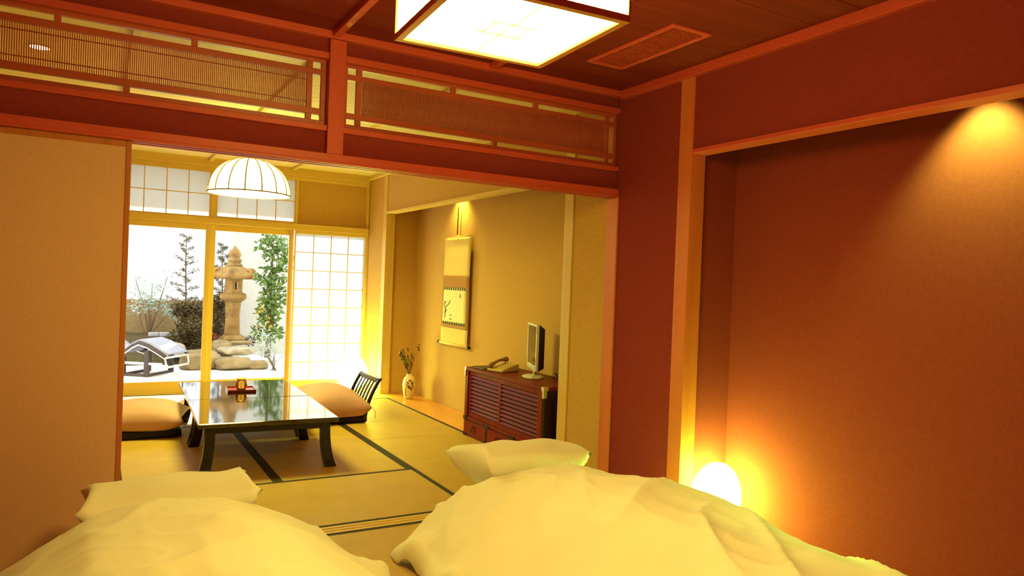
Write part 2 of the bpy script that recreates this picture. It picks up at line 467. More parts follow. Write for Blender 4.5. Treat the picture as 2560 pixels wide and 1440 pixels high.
tr(24, (XL, XR, YW-0.05, YW+.10, -0.05, 0.004), W['x'], 'wooden sill board under the garden doors', 'sill')

def shoji(name, label, cat, x0, x1, z0, z1, cols, rows, y, fs, ft, fb):
    """paper window: frame members, thin lattice bars and one sheet of paper in every cell"""
    t = thing(name, label, cat, ((x0+x1)/2, y, z0), kind='structure')
    cx = (x0+x1)/2
    def b(n, a, c, lo, hi, ya, yb, mt, bev=.002):
        return pbox(n, (a-cx, c-cx, ya, yb, lo-z0, hi-z0), mt, t, bevel=bev)
    b('stile', x0, x0+fs, z0, z1, -.012, .014, W['z']); b('stile', x1-fs, x1, z0, z1, -.012, .014, W['z'])
    b('top_rail', x0+fs, x1-fs, z1-ft, z1, -.012, .014, W['x']); b('bottom_rail', x0+fs, x1-fs, z0, z0+fb, -.012, .014, W['x'])
    ix0, ix1, iz0, iz1 = x0+fs, x1-fs, z0+fb, z1-ft
    hw = .0045
    for i in range(1, cols):
        x = ix0+(ix1-ix0)*i/cols
        b('lattice_bar', x-hw, x+hw, iz0, iz1, -.006, .002, W['z'], 0)
    for j in range(1, rows):
        z = iz0+(iz1-iz0)*j/rows
        b('lattice_bar', ix0, ix1, z-hw, z+hw, -.005, .0015, W['x'], 0)
    cw, ch = (ix1-ix0)/cols, (iz1-iz0)/rows
    pm = MB().quad([(0, 0, 0), (cw, 0, 0), (cw, 0, ch), (0, 0, ch)])
    first = None
    for i in range(cols):
        for j in range(rows):
            if first is None:
                first = pm.build('paper_pane', PAPER, t); o = first
            else:
                o = first.copy(); C.objects.link(o); o.parent = t
            o.location = (ix0+cw*i-cx, .004, iz0+ch*j-z0)
    return t
shoji('window_1', 'upper paper window left of the short post, behind the pendant lamp', 'window', 0.158, 0.998, 1.822, 2.305, 4, 2, YW+.012, .013, .013, .014)
shoji('window_2', 'upper paper window right of the short post, beside the brown plaster panel', 'window', 1.054, 1.862, 1.822, 2.305, 4, 2, YW+.012, .008, .013, .02)
shoji('door_2', 'tall sliding paper door in the far corner behind the chair', 'door', 1.870, 2.680, 0.006, 1.757, 4, 8, YW+.012, .013, .040, .085)

def glassdoor(name, label, x0, x1, y):
    t = thing(name, label, 'door', ((x0+x1)/2, y, 0.004), kind='structure')
    h = (x1-x0)/2
    for s, e in ((-h, -h+.05), (h-.05, h)):
        pbox('stile', (s, e, -.016, .016, 0, 1.753), W['z'], t, bevel=.002)
    pbox('top_rail', (-h+.05, h-.05, -.016, .016, 1.688, 1.753), W['x'], t, bevel=.002)
    pbox('bottom_rail', (-h+.05, h-.05, -.016, .016, 0, .118), W['x'], t, bevel=.002)
    MB().quad([(-h+.05, 0, .118), (h-.05, 0, .118), (h-.05, 0, 1.688), (-h+.05, 0, 1.688)]).build('glass_pane', GLASS, t)
glassdoor('door_3', 'left sliding glass door to the garden behind the left cushion', 0.158, 1.010, YW+.030)
glassdoor('door_4', 'right sliding glass door to the garden beside the paper door', 1.010, 1.869, YW+.064)

# ------------------------------------------------------------------ lamps
def ceiling_lamp():
    cx, cy, z0 = 0.952, 1.748, 1.945
    a, h = 0.236, 0.25
    t = thing('hanging_lamp', 'large square paper hanging lamp glowing white above the beds', 'lamp', (cx, cy, z0), math.radians(-3.0))
    e = emit('bed_lamp_bottom_glow', BED_LAMP, BED_LAMP_BOTTOM); es = emit('bed_lamp_side_glow', BED_LAMP, BED_LAMP_SIDE)
    MB().quad([(-a, -a, .010), (a, -a, .010), (a, a, .010), (-a, a, .010)]).build('bottom_paper', e, t)
    for (p, q) in (((-a, -a), (a, -a)), ((a, -a), (a, a)), ((a, a), (-a, a)), ((-a, a), (-a, -a))):
        MB().quad([(p[0], p[1], .012), (q[0], q[1], .012), (q[0], q[1], h), (p[0], p[1], h)]).build('side_paper', es, t)
    b = a+.006
    f = .021
    WL = WM
    for z in (0, h):
        for (x0, x1, y0, y1, ax) in ((-b, b, -b, -b+f, 'x'), (-b, b, b-f, b, 'x'), (-b, -b+f, -b+f, b-f, 'y'), (b-f, b, -b+f, b-f, 'y')):
            pbox('frame_bar', (x0, x1, y0, y1, z, z+.020), WL[ax], t, bevel=.002)
    for sx in (-1, 1):
        for sy in (-1, 1):
            pbox('corner_post', (min(sx*b, sx*(b-.006)), max(sx*b, sx*(b-.006)), min(sy*b, sy*(b-.006)), max(sy*b, sy*(b-.006)), .020, h), WL['z'], t)
    pbox('lattice_bar', (-.0012, .0012, -a, a, .004, .0085), W['y'], t)
    for x in (-.05, .05):
        pbox('lattice_bar', (x-.0012, x+.0012, -.045, .045, .004, .0085), W['y'], t)
    for y in (-.045, .045):
        pbox('lattice_bar', (-.07, .07, y-.001, y+.001, .0035, .008), W['x'], t)
    pbox('lattice_bar', (-.0012, .0012, -b, -b+.002, .016, h), W['z'], t)
    MB().tube([(0, 0, h), (0, 0, ZC-z0-.03)], .004).build('cord', BLACKPL, t)
    MB().lathe([(.05, ZC-z0-.03), (.05, ZC-z0-.001)], 20).build('ceiling_rose', W['z'], t)
    pbox('top_plate', (-a, a, -a, a, h+.003, h+.006), mat('lamp_top', (.6, .5, .4)), t)
ceiling_lamp()

def pendant():
    cx, cy, z0 = 0.967, 5.70, 1.850
    R, H = .292, .262
    t = thing('pendant_lamp', 'white dome pendant lamp with thin ribs over the low tables', 'lamp', (cx, cy, z0))
    e = emit('pendant_shade_glow', PEND, PEND_SHADE); eb = emit('pendant_bottom_glow', PEND, PEND_BOTTOM)
    prof = []
    for i in range(13):
        th = PI/2*i/12
        prof.append((max(R*math.cos(th)**0.85, .012), H*math.sin(th)**1.0))
    N = 16
    # each gore between two ribs is a panel of its own
    def gore(a0, a1):
        m_ = MB()
        m_.grid(3, 12, lambda u, v: ((lambda r, z, a: (r*math.cos(a)*1.0, r*math.sin(a), z))(*prof[int(round(v*12))], a0+(a1-a0)*u)))
        return m_
    g0 = gore(0, 2*PI/N).build('shade_panel', e, t, smooth=True)
    for kk in range(1, N):
        g = g0.copy(); C.objects.link(g); g.parent = t; g.rotation_euler = (0, 0, 2*PI*kk/N)
    RIB = mat('pendant_rib', (0.40, 0.24, 0.06), (0.35, .2, .05), rough=.6, scale=20)
    r0 = MB().tube([(r*1.008, 0, z+.001) for r, z in prof], .0048, 6).build('rib', RIB, t, smooth=True)
    r0.rotation_euler = (0, 0, .12)
    for kk in range(1, N):
        g = r0.copy(); C.objects.link(g); g.parent = t; g.rotation_euler = (0, 0, 2*PI*kk/N+.12)
    MB().tube([(R*1.006*math.cos(2*PI*k_/48), R*1.006*math.sin(2*PI*k_/48), 0) for k_ in range(49)], .0055, 6).build('rim', RIB, t, smooth=True)
    MB().lathe([(.004, -.012), (R*.5, -.010), (R*.985, -.001)], 48, cap=False).build('diffuser', eb, t, smooth=True)
    MB().tube([(0, 0, H), (0, 0, ZC-z0-.03)], .004).build('cord', BLACKPL, t)
    MB().lathe([(.045, ZC-z0-.03), (.045, ZC-z0-.001)], 20).build('ceiling_rose', W['z'], t)
pendant()

def globe(label, loc, r, h, col, strength, lean, tone):
    t = thing('globe_lamp', label, 'lamp', loc)
    e = emit(tone, col, strength)
    prof = []
    n = 18
    for i in range(n+1):
        s = i/n
        th = PI*s
        rr = r*math.sin(th)**.85 if 0 < i < n else .004
        zz = .03+(h-.03)*(.5-.5*math.cos(th))
        rr *= 1.0+.14*math.cos(th)
        prof.append((rr, zz))
    b = MB().lathe(prof, 36)
    for v in b.bm.verts:
        k_ = v.co.z/h
        v.co.x += lean[0]*k_*k_; v.co.y += lean[1]*k_*k_
    b.build('glass_globe', e, t, smooth=True)
    MB().lathe([(r*.55, 0), (r*.55, .022), (r*.42, .035)], 28).build('base', W['z'], t, bevel=.002)
    return t
globe('egg-shaped white globe lamp glowing on the bedroom alcove floor', (2.900, 2.785, 0.001), .128, .345, GLOBE, GLOBE_STR, (-.01, -.025), 'alcove_globe_glow')
g2 = globe('white globe lamp glowing on the floor in front of the paper door', (2.47, 7.78, 0.001), .165, .40, FAR_GLOBE, FAR_GLOBE_STR, (0, 0), 'far_globe_glow')
MB().tube([(0.05, -.02, .004), (.10, -.12, .004), (.16, -.20, .004), (.205, -.22, .006), (.222, -.22, .10)], .0035, 6).build('power_cord', BLACKPL, g2)

def spot_fitting(label, loc, target, watts, size=1.15, col=SPOT_COL, blend=.75):
    t = thing('recessed_spotlight', label, 'spotlight', loc)
    MB().lathe([(.038, .0), (.044, 0), (.044, .06), (.038, .06)], 24, cap=False).build('housing', SILVER, t)
    MB().lathe([(.003, .045), (.036, .045)], 24, cap=False).build('lamp_face', emit('spot_face', SPOT_COL, 8), t)
    l = bpy.data.lights.new('spot_beam', 'SPOT'); l.energy = watts; l.color = col
    l.spot_size = size*2; l.spot_blend = blend; l.shadow_soft_size = .025
    o = bpy.data.objects.new('spot_beam', l); C.objects.link(o); o.parent = t
    o.location = (0, 0, -.004)
    o.rotation_euler = (Vector(target)-Vector(loc)).to_track_quat('-Z', 'Y').to_euler()
spot_fitting('small spotlight hidden behind the bedroom alcove lintel', (2.93, 1.575, 2.155), (3.03, 1.575, 1.55), SPOT_W, .80)
spot_fitting('small spotlight hidden above the hanging scroll', (2.97, 6.42, 2.155), (3.08, 6.42, 1.50), 34.0, 1.0, (1.0, .85, .18), 1.0)

def downlight():
    t = thing('round_downlight', 'round recessed downlight in the sitting room ceiling at the left', 'downlight', (-0.31, 4.67, ZC))
    MB().lathe([(.048, -.004), (.062, -.004), (.062, -.0005), (.048, -.0005)], 28, cap=False).build('trim_ring', W['z'], t)
    MB().lathe([(.003, -.002), (.048, -.002)], 28, cap=False).build('lamp_face', emit('downlight_face', (1, .85, .4), 7), t)
downlight()

def vent(label, x0, x1, y0, y1, n, W):
    t = thing('air_vent', label, 'vent', ((x0+x1)/2, (y0+y1)/2, ZC))
    a, b = (x1-x0)/2, (y1-y0)/2
    f = .022
    for s in (-1, 1):
        pbox('frame_bar', (-a, a, min(s*b, s*(b-f)), max(s*b, s*(b-f)), -.012, -.0005), W['x'], t, bevel=.002)
        pbox('frame_bar', (min(s*a, s*(a-f)), max(s*a, s*(a-f)), -b+f, b-f, -.012, -.0005), W['y'], t, bevel=.002)
    pbox('backing', (-a+f, a-f, -b+f, b-f, -.002, -.0008), mat('vent_dark', (.05, .02, .012)), t)
    m_ = MB()
    for i in range(n):
        y = -b+f+(2*b-2*f)*(i+.5)/n
        m_.hexa([(-a+f, y-.005, -.010), (a-f, y-.005, -.010), (a-f, y+.002, -.010), (-a+f, y+.002, -.010)],
                [(-a+f, y-.001, -.003), (a-f, y-.001, -.003), (a-f, y+.006, -.003), (-a+f, y+.006, -.003)])
    m_.build('louvre_grille', W['x'], t, kind='stuff')
vent('long slatted wooden air vent in the bedroom ceiling beside the hanging lamp', 2.165, 2.395, 2.43, 3.085, 34, WB)
vent('small wooden air vent in the far corner of the sitting room ceiling', 2.18, 2.43, 7.10, 7.67, 24, W)

# ------------------------------------------------------------------ low tables
def low_table():
    t = empty('low_table', (0, 0, 0))
    A, B, Z = .43, .462, .325
    pbox('table_top', (-A, A, -B, B, Z-.030, Z), LACQUER, t, bevel=.005)
    ap = MB()
    for s in (-1, 1):
        ap.box(-A+.05, A-.05, min(s*(B-.05), s*(B-.07)), max(s*(B-.05), s*(B-.07)), Z-.075, Z-.030)
        ap.box(min(s*(A-.05), s*(A-.07)), max(s*(A-.05), s*(A-.07)), -B+.07, B-.07, Z-.075, Z-.030)
    ap.build('apron', LACQUER_LEG, t, bevel=.002)
    for sx in (-1, 1):
        for sy in (-1, 1):
            # square leg with an outward-flaring foot
            m_ = MB()
            secs = []
            for i in range(9):
                s = i/8
                z = (Z-.030)*(1-s)
                out = .004*s + .030*s**3
                hw = .030 + .006*s**3
                cx, cy = sx*(A-.075+out), sy*(B-.075+out)
                secs.append([m_.bm.verts.new((cx+dx*hw, cy+dy*hw, z)) for dx, dy in ((-1, -1), (1, -1), (1, 1), (-1, 1))])
            for i in range(8):
                for k_ in range(4):
                    m_.bm.faces.new((secs[i][k_], secs[i][(k_+1) % 4], secs[i+1][(k_+1) % 4], secs[i+1][k_]))
            m_.bm.faces.new(secs[0][::-1]); m_.bm.faces.new(secs[-1])
            m_.build('leg', LACQUER_LEG, t, bevel=.003)
    return t
t1 = low_table()
t1.location = (1.003, 5.180, 0.0005); t1.rotation_euler = (0, 0, math.radians(-2.2))
tag(t1, 'black lacquer low table nearer to the beds, with nothing on it', 'table', 'two low tables pushed together')
t2 = copy_tree(t1)
t2.location = (1.030, 6.112, 0.0005); t2.rotation_euler = (0, 0, math.radians(-1.2))
tag(t2, 'black lacquer low table nearer to the garden, with the red tray', 'table', 'two low tables pushed together')

def tray_set():
    z = .3262
    t = thing('serving_tray', 'square red lacquer tray on the far low table', 'tray', (1.010, 6.02, z), math.radians(-4))
    RED = mat('red_lacquer', (0.55, 0.030, 0.012), (.48, .025, .01), rough=.2, coat=.6, scale=20)
    pbox('tray_base', (-.095, .095, -.095, .095, .004, .010), RED, t, bevel=.002)
    for (a, b, c, d_) in ((-.105, .105, -.105, -.095), (-.105, .105, .095, .105), (-.105, -.095, -.095, .095), (.095, .105, -.095, .095)):
        pbox('tray_rim', (a, b, c, d_, 0.0, .018), mat('dark_red_lacquer', (.10, .010, .006), rough=.2, coat=.5, scale=20), t, bevel=.002)
    pbox('tray_foot', (-.08, .08, -.08, .08, 0, .004), RED, t)
    j = thing('tea_canister', 'round brown wooden canister with a paper label on the red tray', 'canister', (1.012, 6.015, z+.0105))
    BR = mat('brown_canister', (0.20, 0.045, 0.012), (.15, .03, .01), rough=.25, coat=.5, scale=12, mapscale=(1, 1, .1))
    MB().lathe([(.030, 0), (.040, .010), (.045, .030), (.045, .048), (.041, .066), (.032, .074)], 32).build('canister_body', BR, j, smooth=True)
    MB().lathe([(.034, .074), (.036, .078), (.034, .088), (.010, .092)], 32).build('canister_lid', mat('straw_lid', (.55, .36, .12), (.5, .3, .1), rough=.6, scale=30), j, smooth=True)
    # paper label wrapped on the side that faces the beds
    m_ = MB()
    m_.grid(8, 2, lambda u, v: (.0462*math.sin(-.62+u*.95), -.0462*math.cos(-.62+u*.95), .012+.052*v))
    lb = m_.build('paper_label', mat('label_paper', (.80, .62, .24), (.75, .57, .2), rough=.8, scale=60), j, smooth=True)
    INK = mat('black_ink', (.04, .03, .02), rough=.8, scale=40)
    for (a, z0, z1, wd) in ((-.17, .040, .056, .0016), (-.13, .026, .038, .0016), (-.20, .022, .028, .003)):
        a_ = a
        x, y = .0466*math.sin(a_), -.0466*math.cos(a_)
        MB().box(x-wd, x+wd, y-.0003, y+.0003, z0, z1).build('ink_stroke', INK, lb)
tray_set()

# ------------------------------------------------------------------ floor chairs and cushions
SEATBLK = mat('black_seat', (.012, .006, .005), rough=.55, scale=8, spec=.25)
def floor_chair():
    t = empty('floor_chair', (0, 0, 0))
    # faces -X: seat board, curved side posts, six back slats
    pbox('seat', (-.28, .23, -.26, .26, 0.0, .060), SEATBLK, t, bevel=.018)
    def bx_(z): s = z/.36; return .20+.10*s*s+.02*s
    zs = [0.02+.36*i/10 for i in range(11)]
    for s in (-1, 1):
        m_ = MB(); secs = []
        for z in zs:
            x = bx_(z)
            secs.append([m_.bm.verts.new(p) for p in ((x-.014, s*.255-.014, z), (x+.016, s*.255-.014, z), (x+.016, s*.255+.014, z), (x-.014, s*.255+.014, z))])
        for i in range(10):
            for k_ in range(4): m_.bm.faces.new((secs[i][k_], secs[i][(k_+1) % 4], secs[i+1][(k_+1) % 4], secs[i+1][k_]))
        m_.bm.faces.new(secs[0][::-1]); m_.bm.faces.new(secs[-1])
        m_.build('back_post', LACQUER_LEG, t, bevel=.004)
    x = bx_(.36)
    pbox('top_rail', (x-.012, x+.014, -.241, .241, .335, .378), LACQUER_LEG, t, bevel=.005)
    for i in range(5):
        y = -.155+.31*i/4
        m_ = MB(); secs = []
        for z in zs[1:10]:
            x = bx_(z)
            secs.append([m_.bm.verts.new(p) for p in ((x-.006, y-.014, z), (x+.006, y-.014, z), (x+.006, y+.014, z), (x-.006, y+.014, z))])
        for i2 in range(len(secs)-1):
            for k_ in range(4): m_.bm.faces.new((secs[i2][k_], secs[i2][(k_+1) % 4], secs[i2+1][(k_+1) % 4], secs[i2+1][k_]))
        m_.bm.faces.new(secs[0][::-1]); m_.bm.faces.new(secs[-1])
        m_.build('back_slat', LACQUER_LEG, t, bevel=.002)
    return t
ch = floor_chair()
ch.location = (1.84, 6.30, 0.001)
tag(ch, 'black legless floor chair with slatted back right of the tables', 'chair', 'legless floor chairs at the tables')
ch2 = copy_tree(ch)
ch2.location = (0.31, 6.20, 0.001); ch2.rotation_euler = (0, 0, PI)
tag(ch2, 'black legless floor chair left of the tables, mostly behind the sliding door', 'chair', 'legless floor chairs at the tables')

def pillow_mesh(a, b, T, seed, n=28, pinch=.10, wr=.006, power=.42, lift=0.0):
    """puffed pillow: two sewn sheets, pointed corners"""
    m_ = MB()
    rnd = random.Random(seed)
    off = Vector((rnd.random()*50, rnd.random()*50, rnd.random()*50))
    def pt(u, v, s):
        U, V = u*2-1, v*2-1
        x = a*U*(1-pinch*(1-V*V)*abs(U)**2)
        y = b*V*(1-pinch*(1-U*U)*abs(V)**2)
        h = max((1-U*U)*(1-V*V), 0)**power
        # puckers towards the seam
        e = max(abs(U), abs(V))
        nz = mnoise.noise(Vector((x*7, y*7, s*3))+off)*wr*1.5*h
        nz += mnoise.noise(Vector((x*26, y*26, s*5))+off)*wr*.5*h*(e**3)
        return (x, y, s*T*h + nz + lift*abs(U)**4)
    for s in (1, -1):
        m_.grid(n, n, lambda u, v, s=s: pt(u, v, s))
    return m_
def floor_cushion(label, loc, rz, T, seed, tassel):
    t = thing('floor_cushion', label, 'cushion', loc, rz, 'tan cushions on floor chairs')
    m_ = pillow_mesh(.325, .325, T, seed, power=.46, pinch=.15)
    for v in m_.bm.verts:
        if v.co.z < 0: v.co.z = max(v.co.z*.9, -.072)      # pressed flat on the seat
    m_.build('cushion_body', CUSHION, t, smooth=True, weld=.0005)
    if tassel:
        MB().tube([(.33, -.30, -.005), (.345, -.31, -.03), (.347, -.312, -.09)], .0022, 6).build('corner_tassel', CUSHION, t)
floor_cushion('plump tan cushion on the floor chair right of the tables', (1.735, 6.255, 0.134), math.radians(8), .195, 3, True)
floor_cushion('plump tan cushion left of the tables beside the sliding door', (0.325, 6.19, 0.130), math.radians(-9), .130, 4, False)

# ------------------------------------------------------------------ cabinet in the picture alcove
def cabinet():
    x0, x1, y0, y1, H = 2.652, 3.045, 4.125, 5.340, .556
    t = thing('chest_cabinet', 'dark red-brown wooden chest with louvred doors and drawers', 'cabinet', ((x0+x1)/2, (y0+y1)/2, 0.0015))
    ox, oy = (x0+x1)/2, (y0+y1)/2
    def b(name, a, c, d_, e, f, g, mt=None, par=t, bev=.002):
        return pbox(name, (a-ox, c-ox, d_-oy, e-oy, f, g), mt or DW['y'], par, bevel=bev)
    b('top_board', x0-.006, x1, y0, y1, H-.024, H)
    SIDE = mat('cabinet_side', (.02, .006, .004), rough=.3, scale=10)
    b('side_panel', x0, x1, y0+.002, y0+.022, 0, H-.024, SIDE); b('side_panel', x0, x1, y1-.022, y1-.002, 0, H-.024, DW['z'])
    b('back_panel', x1-.012, x1, y0+.022, y1-.022, 0, H-.024)
    b('middle_rail', x0-.002, x1-.012, y0+.022, y1-.022, .128, .155)
    b('plinth', x0, x1-.012, y0+.022, y1-.022, 0, .012)
    b('front_stile', x0-.004, x0+.03, y1-.058, y1-.020, .155, H-.024, DW['z']); b('front_stile', x0-.004, x0+.03, y0+.020, y0+.052, .155, H-.024, DW['z'])
    # two louvred sliding doors
    for (a, c, dx) in ((4.735, 5.284, .010), (4.176, 4.762, -.001)):
        dz0, dz1 = .157, H-.026
        xx = x0+dx
        fr_ = MB()
        fr_.box(xx-ox, xx+.016-ox, a-oy, a+.030-oy, dz0, dz1); fr_.box(xx-ox, xx+.016-ox, c-.030-oy, c-oy, dz0, dz1)
        fr_.box(xx-ox, xx+.016-ox, a+.030-oy, c-.030-oy, dz0, dz0+.035); fr_.box(xx-ox, xx+.016-ox, a+.030-oy, c-.030-oy, dz1-.032, dz1)
        dr = fr_.build('louvred_door', DW['z'], t, bevel=.0015)
        n = 10
        lo, hi = dz0+.035, dz1-.032
        for i in range(n):
            z = lo+(hi-lo)*(i+.5)/n
            hh = (hi-lo)/n*.29
            m_ = MB().hexa([(xx+.000-ox, a+.030-oy, z-hh), (xx+.004-ox, a+.030-oy, z-hh-.001), (xx+.004-ox, c-.030-oy, z-hh-.001), (xx+.000-ox, c-.030-oy, z-hh)],
                           [(xx+.007-ox, a+.030-oy, z+hh), (xx+.011-ox, a+.030-oy, z+hh-.001), (xx+.011-ox, c-.030-oy, z+hh-.001), (xx+.007-ox, c-.030-oy, z+hh)])
            m_.build('slat', DW['y'], dr)
        pbox('door_back', (xx+.0145-ox, xx+.0155-ox, a+.030-oy, c-.030-oy, lo, hi), SIDE, dr)
    # three drawers with ring pulls, iron straps between them
    for (a, c) in ((4.955, 5.330), (4.552, 4.928), (4.140, 4.525)):
        dw = b('drawer', x0-.004, x0+.30, a, c, .014, .124)
        cy = (a+c)/2-oy
        ring = [(x0-.012-ox, cy+.024*math.sin(q), .070+.024*math.cos(q)) for q in [math.radians(40+280*i/16) for i in range(17)]]
        MB().tube(ring, .0036, 6).build('ring_pull', DARKMETAL, dw, smooth=True)
        for s in (-1, 1):
            MB().lathe([(.006, 0), (.003, .004)], 10).build('ring_post', DARKMETAL, dw).matrix_local = Matrix.Translation((x0-.004-ox, cy+s*.016, .090)) @ Matrix.Rotation(-PI/2, 4, 'Y')
    for y in (4.9415, 4.5385):
        st = MB()
        st.box(x0-.0065-ox, x0-.001-ox, y-.010-oy, y+.010-oy, .012, .128)
        st.box(x0-.0068-ox, x0-.001-ox, y-.036-oy, y+.036-oy, .122, .146)
        st.box(x0-.0068-ox, x0-.001-ox, y-.036-oy, y+.036-oy, .001, .020)
        st.build('iron_strap', DARKMETAL, t, bevel=.001)
    for y, s in ((y1, -1), (y0, 1)):
        for z0_, z1_ in ((.001, .026), (.128, .158)):
            pbox('iron_corner', (x0-.007-ox, x0+.04-ox, min(y-oy, y+s*.05-oy), max(y-oy, y+s*.05-oy), z0_, z1_), DARKMETAL, t, bevel=.001)
        c_ = MB()
        c_.box(x0-.0085-ox, x0+.03-ox, min(y-s*.002-oy, y+s*.030-oy), max(y-s*.002-oy, y+s*.030-oy), H-.026, H+.0015)
        c_.box(x0-.0085-ox, x0+.02-ox, min(y-s*.002-oy, y+s*.018-oy), max(y-s*.002-oy, y+s*.018-oy), H-.075, H-.026)
        c_.build('bright_corner_fitting', SILVER, t, bevel=.001)
cabinet()

def monitor():
    z = .5585
    t = thing('flat_monitor', 'small silver flat television seen edge-on on the chest', 'television', (2.85, 4.60, z), math.atan2(.356, -.936)-PI)
    # faces local -X after the turn; width along Y
    m_ = MB()
    m_.lathe([(.100, 0), (.102, .006), (.085, .016), (.03, .022)], 8, sx=.85, sy=1.15, rot=PI/8)
    m_.build('base_plate', SILVERPL, t, bevel=.003)
    pbox('neck', (.000, .030, -.022, .022, .018, .12), SILVERPL, t, bevel=.004)
    Wd, z0, z1 = .18, .062, .405
    fr_ = MB()
    fr_.box(-.020, .000, -Wd, -Wd+.022, z0, z1); fr_.box(-.020, .000, Wd-.022, Wd, z0, z1)
    fr_.box(-.020, .000, -Wd+.022, Wd-.022, z1-.018, z1); fr_.box(-.020, .000, -Wd+.022, Wd-.022, z0, z0+.040)
    fr_.build('bezel', SILVERPL, t, bevel=.003)
    pbox('screen', (-.016, -.004, -Wd+.022, Wd-.022, z0+.040, z1-.018), SCREEN, t)
    MB().hexa([(0, -Wd, z0), (.050, -Wd+.04, z0+.02), (.050, Wd-.04, z0+.02), (0, Wd, z0)],
              [(0, -Wd, z1), (.050, -Wd+.04, z1-.035), (.050, Wd-.04, z1-.035), (0, Wd, z1)]).build('back_shell', BLACKPL, t, bevel=.004)
    for i in range(2):
        pbox('button', (-.0212, -.020, -.03+.03*i, -.018+.03*i, z0+.014, z0+.020), SILVER, t)
    c_ = thing('power_cable', 'black cable lying on the chest behind the television', 'cable', (2.95, 4.33, z))
    MB().tube([(-.02, .10, .05), (.0, .06, .02), (.02, .0, .006), (.05, -.06, .005), (.075, -.14, .005)], .004, 6).build('cable_run', BLACKPL, c_, smooth=True)
    MB().tube([(-.01, .06, .03), (.03, .02, .006), (.05, -.03, .005), (.06, -.12, .005)], .004, 6).build('cable_run', BLACKPL, c_, smooth=True)
monitor()

def telephone():
    z = .5585
    t = thing('desk_telephone', 'cream desk telephone with a handset on the chest', 'telephone', (2.815, 5.00, z), math.radians(18))
    PH = mat('phone_plastic', (.52, .36, .14), (.48, .33, .12), rough=.45, scale=20)
    # wedge: low front at -X, high rear at +X
    MB().hexa([(-.10, -.085, 0), (.10, -.085, 0), (.10, .085, 0), (-.10, .085, 0)],
              [(-.10, -.085, .018), (.095, -.085, .062), (.095, .085, .062), (-.10, .085, .018)]).build('body', PH, t, bevel=.008)
    sl = .044/.195
    def top(x): return .018+(x+.10)*sl
    m_ = MB()
    pts = []
    for i in range(13):
        s = i/12; x = -.098+.205*s
        pts.append((x, .058, top(x)+.018+.016*math.sin(PI*s)))
    m_.tube(pts, [.020, .021, .018, .014, .0125, .012, .012, .012, .0125, .014, .018, .021, .020], 10)
    m_.build('handset', mat('handset_plastic', (.30, .16, .07), rough=.4, scale=20), t, smooth=True)
    for i in range(4):
        for j in range(3):
            x = -.05+.028*i; y = -.062+.026*j
            pbox('key', (x-.008, x+.008, y-.008, y+.008, top(x)-.002, top(x)+.005), mat('phone_key', (.60, .48, .25), rough=.5, scale=20), t, bevel=.002)
    p = thing('folder', 'flat dark folder lying on the chest beside the telephone', 'folder', (2.805, 5.195, z), math.radians(4))
    FO = mat('dark_folder', (.035, .012, .008), rough=.35, scale=20)
    pbox('cover', (-.12, .12, -.085, .085, 0, .003), FO, p, bevel=.001)
    pbox('pages', (-.116, .116, -.080, .082, .003, .009), mat('page_paper', (.6, .45, .25), rough=.8, scale=40), p)
    pbox('cover', (-.12, .12, -.085, .085, .009, .012), FO, p, bevel=.001)
telephone()

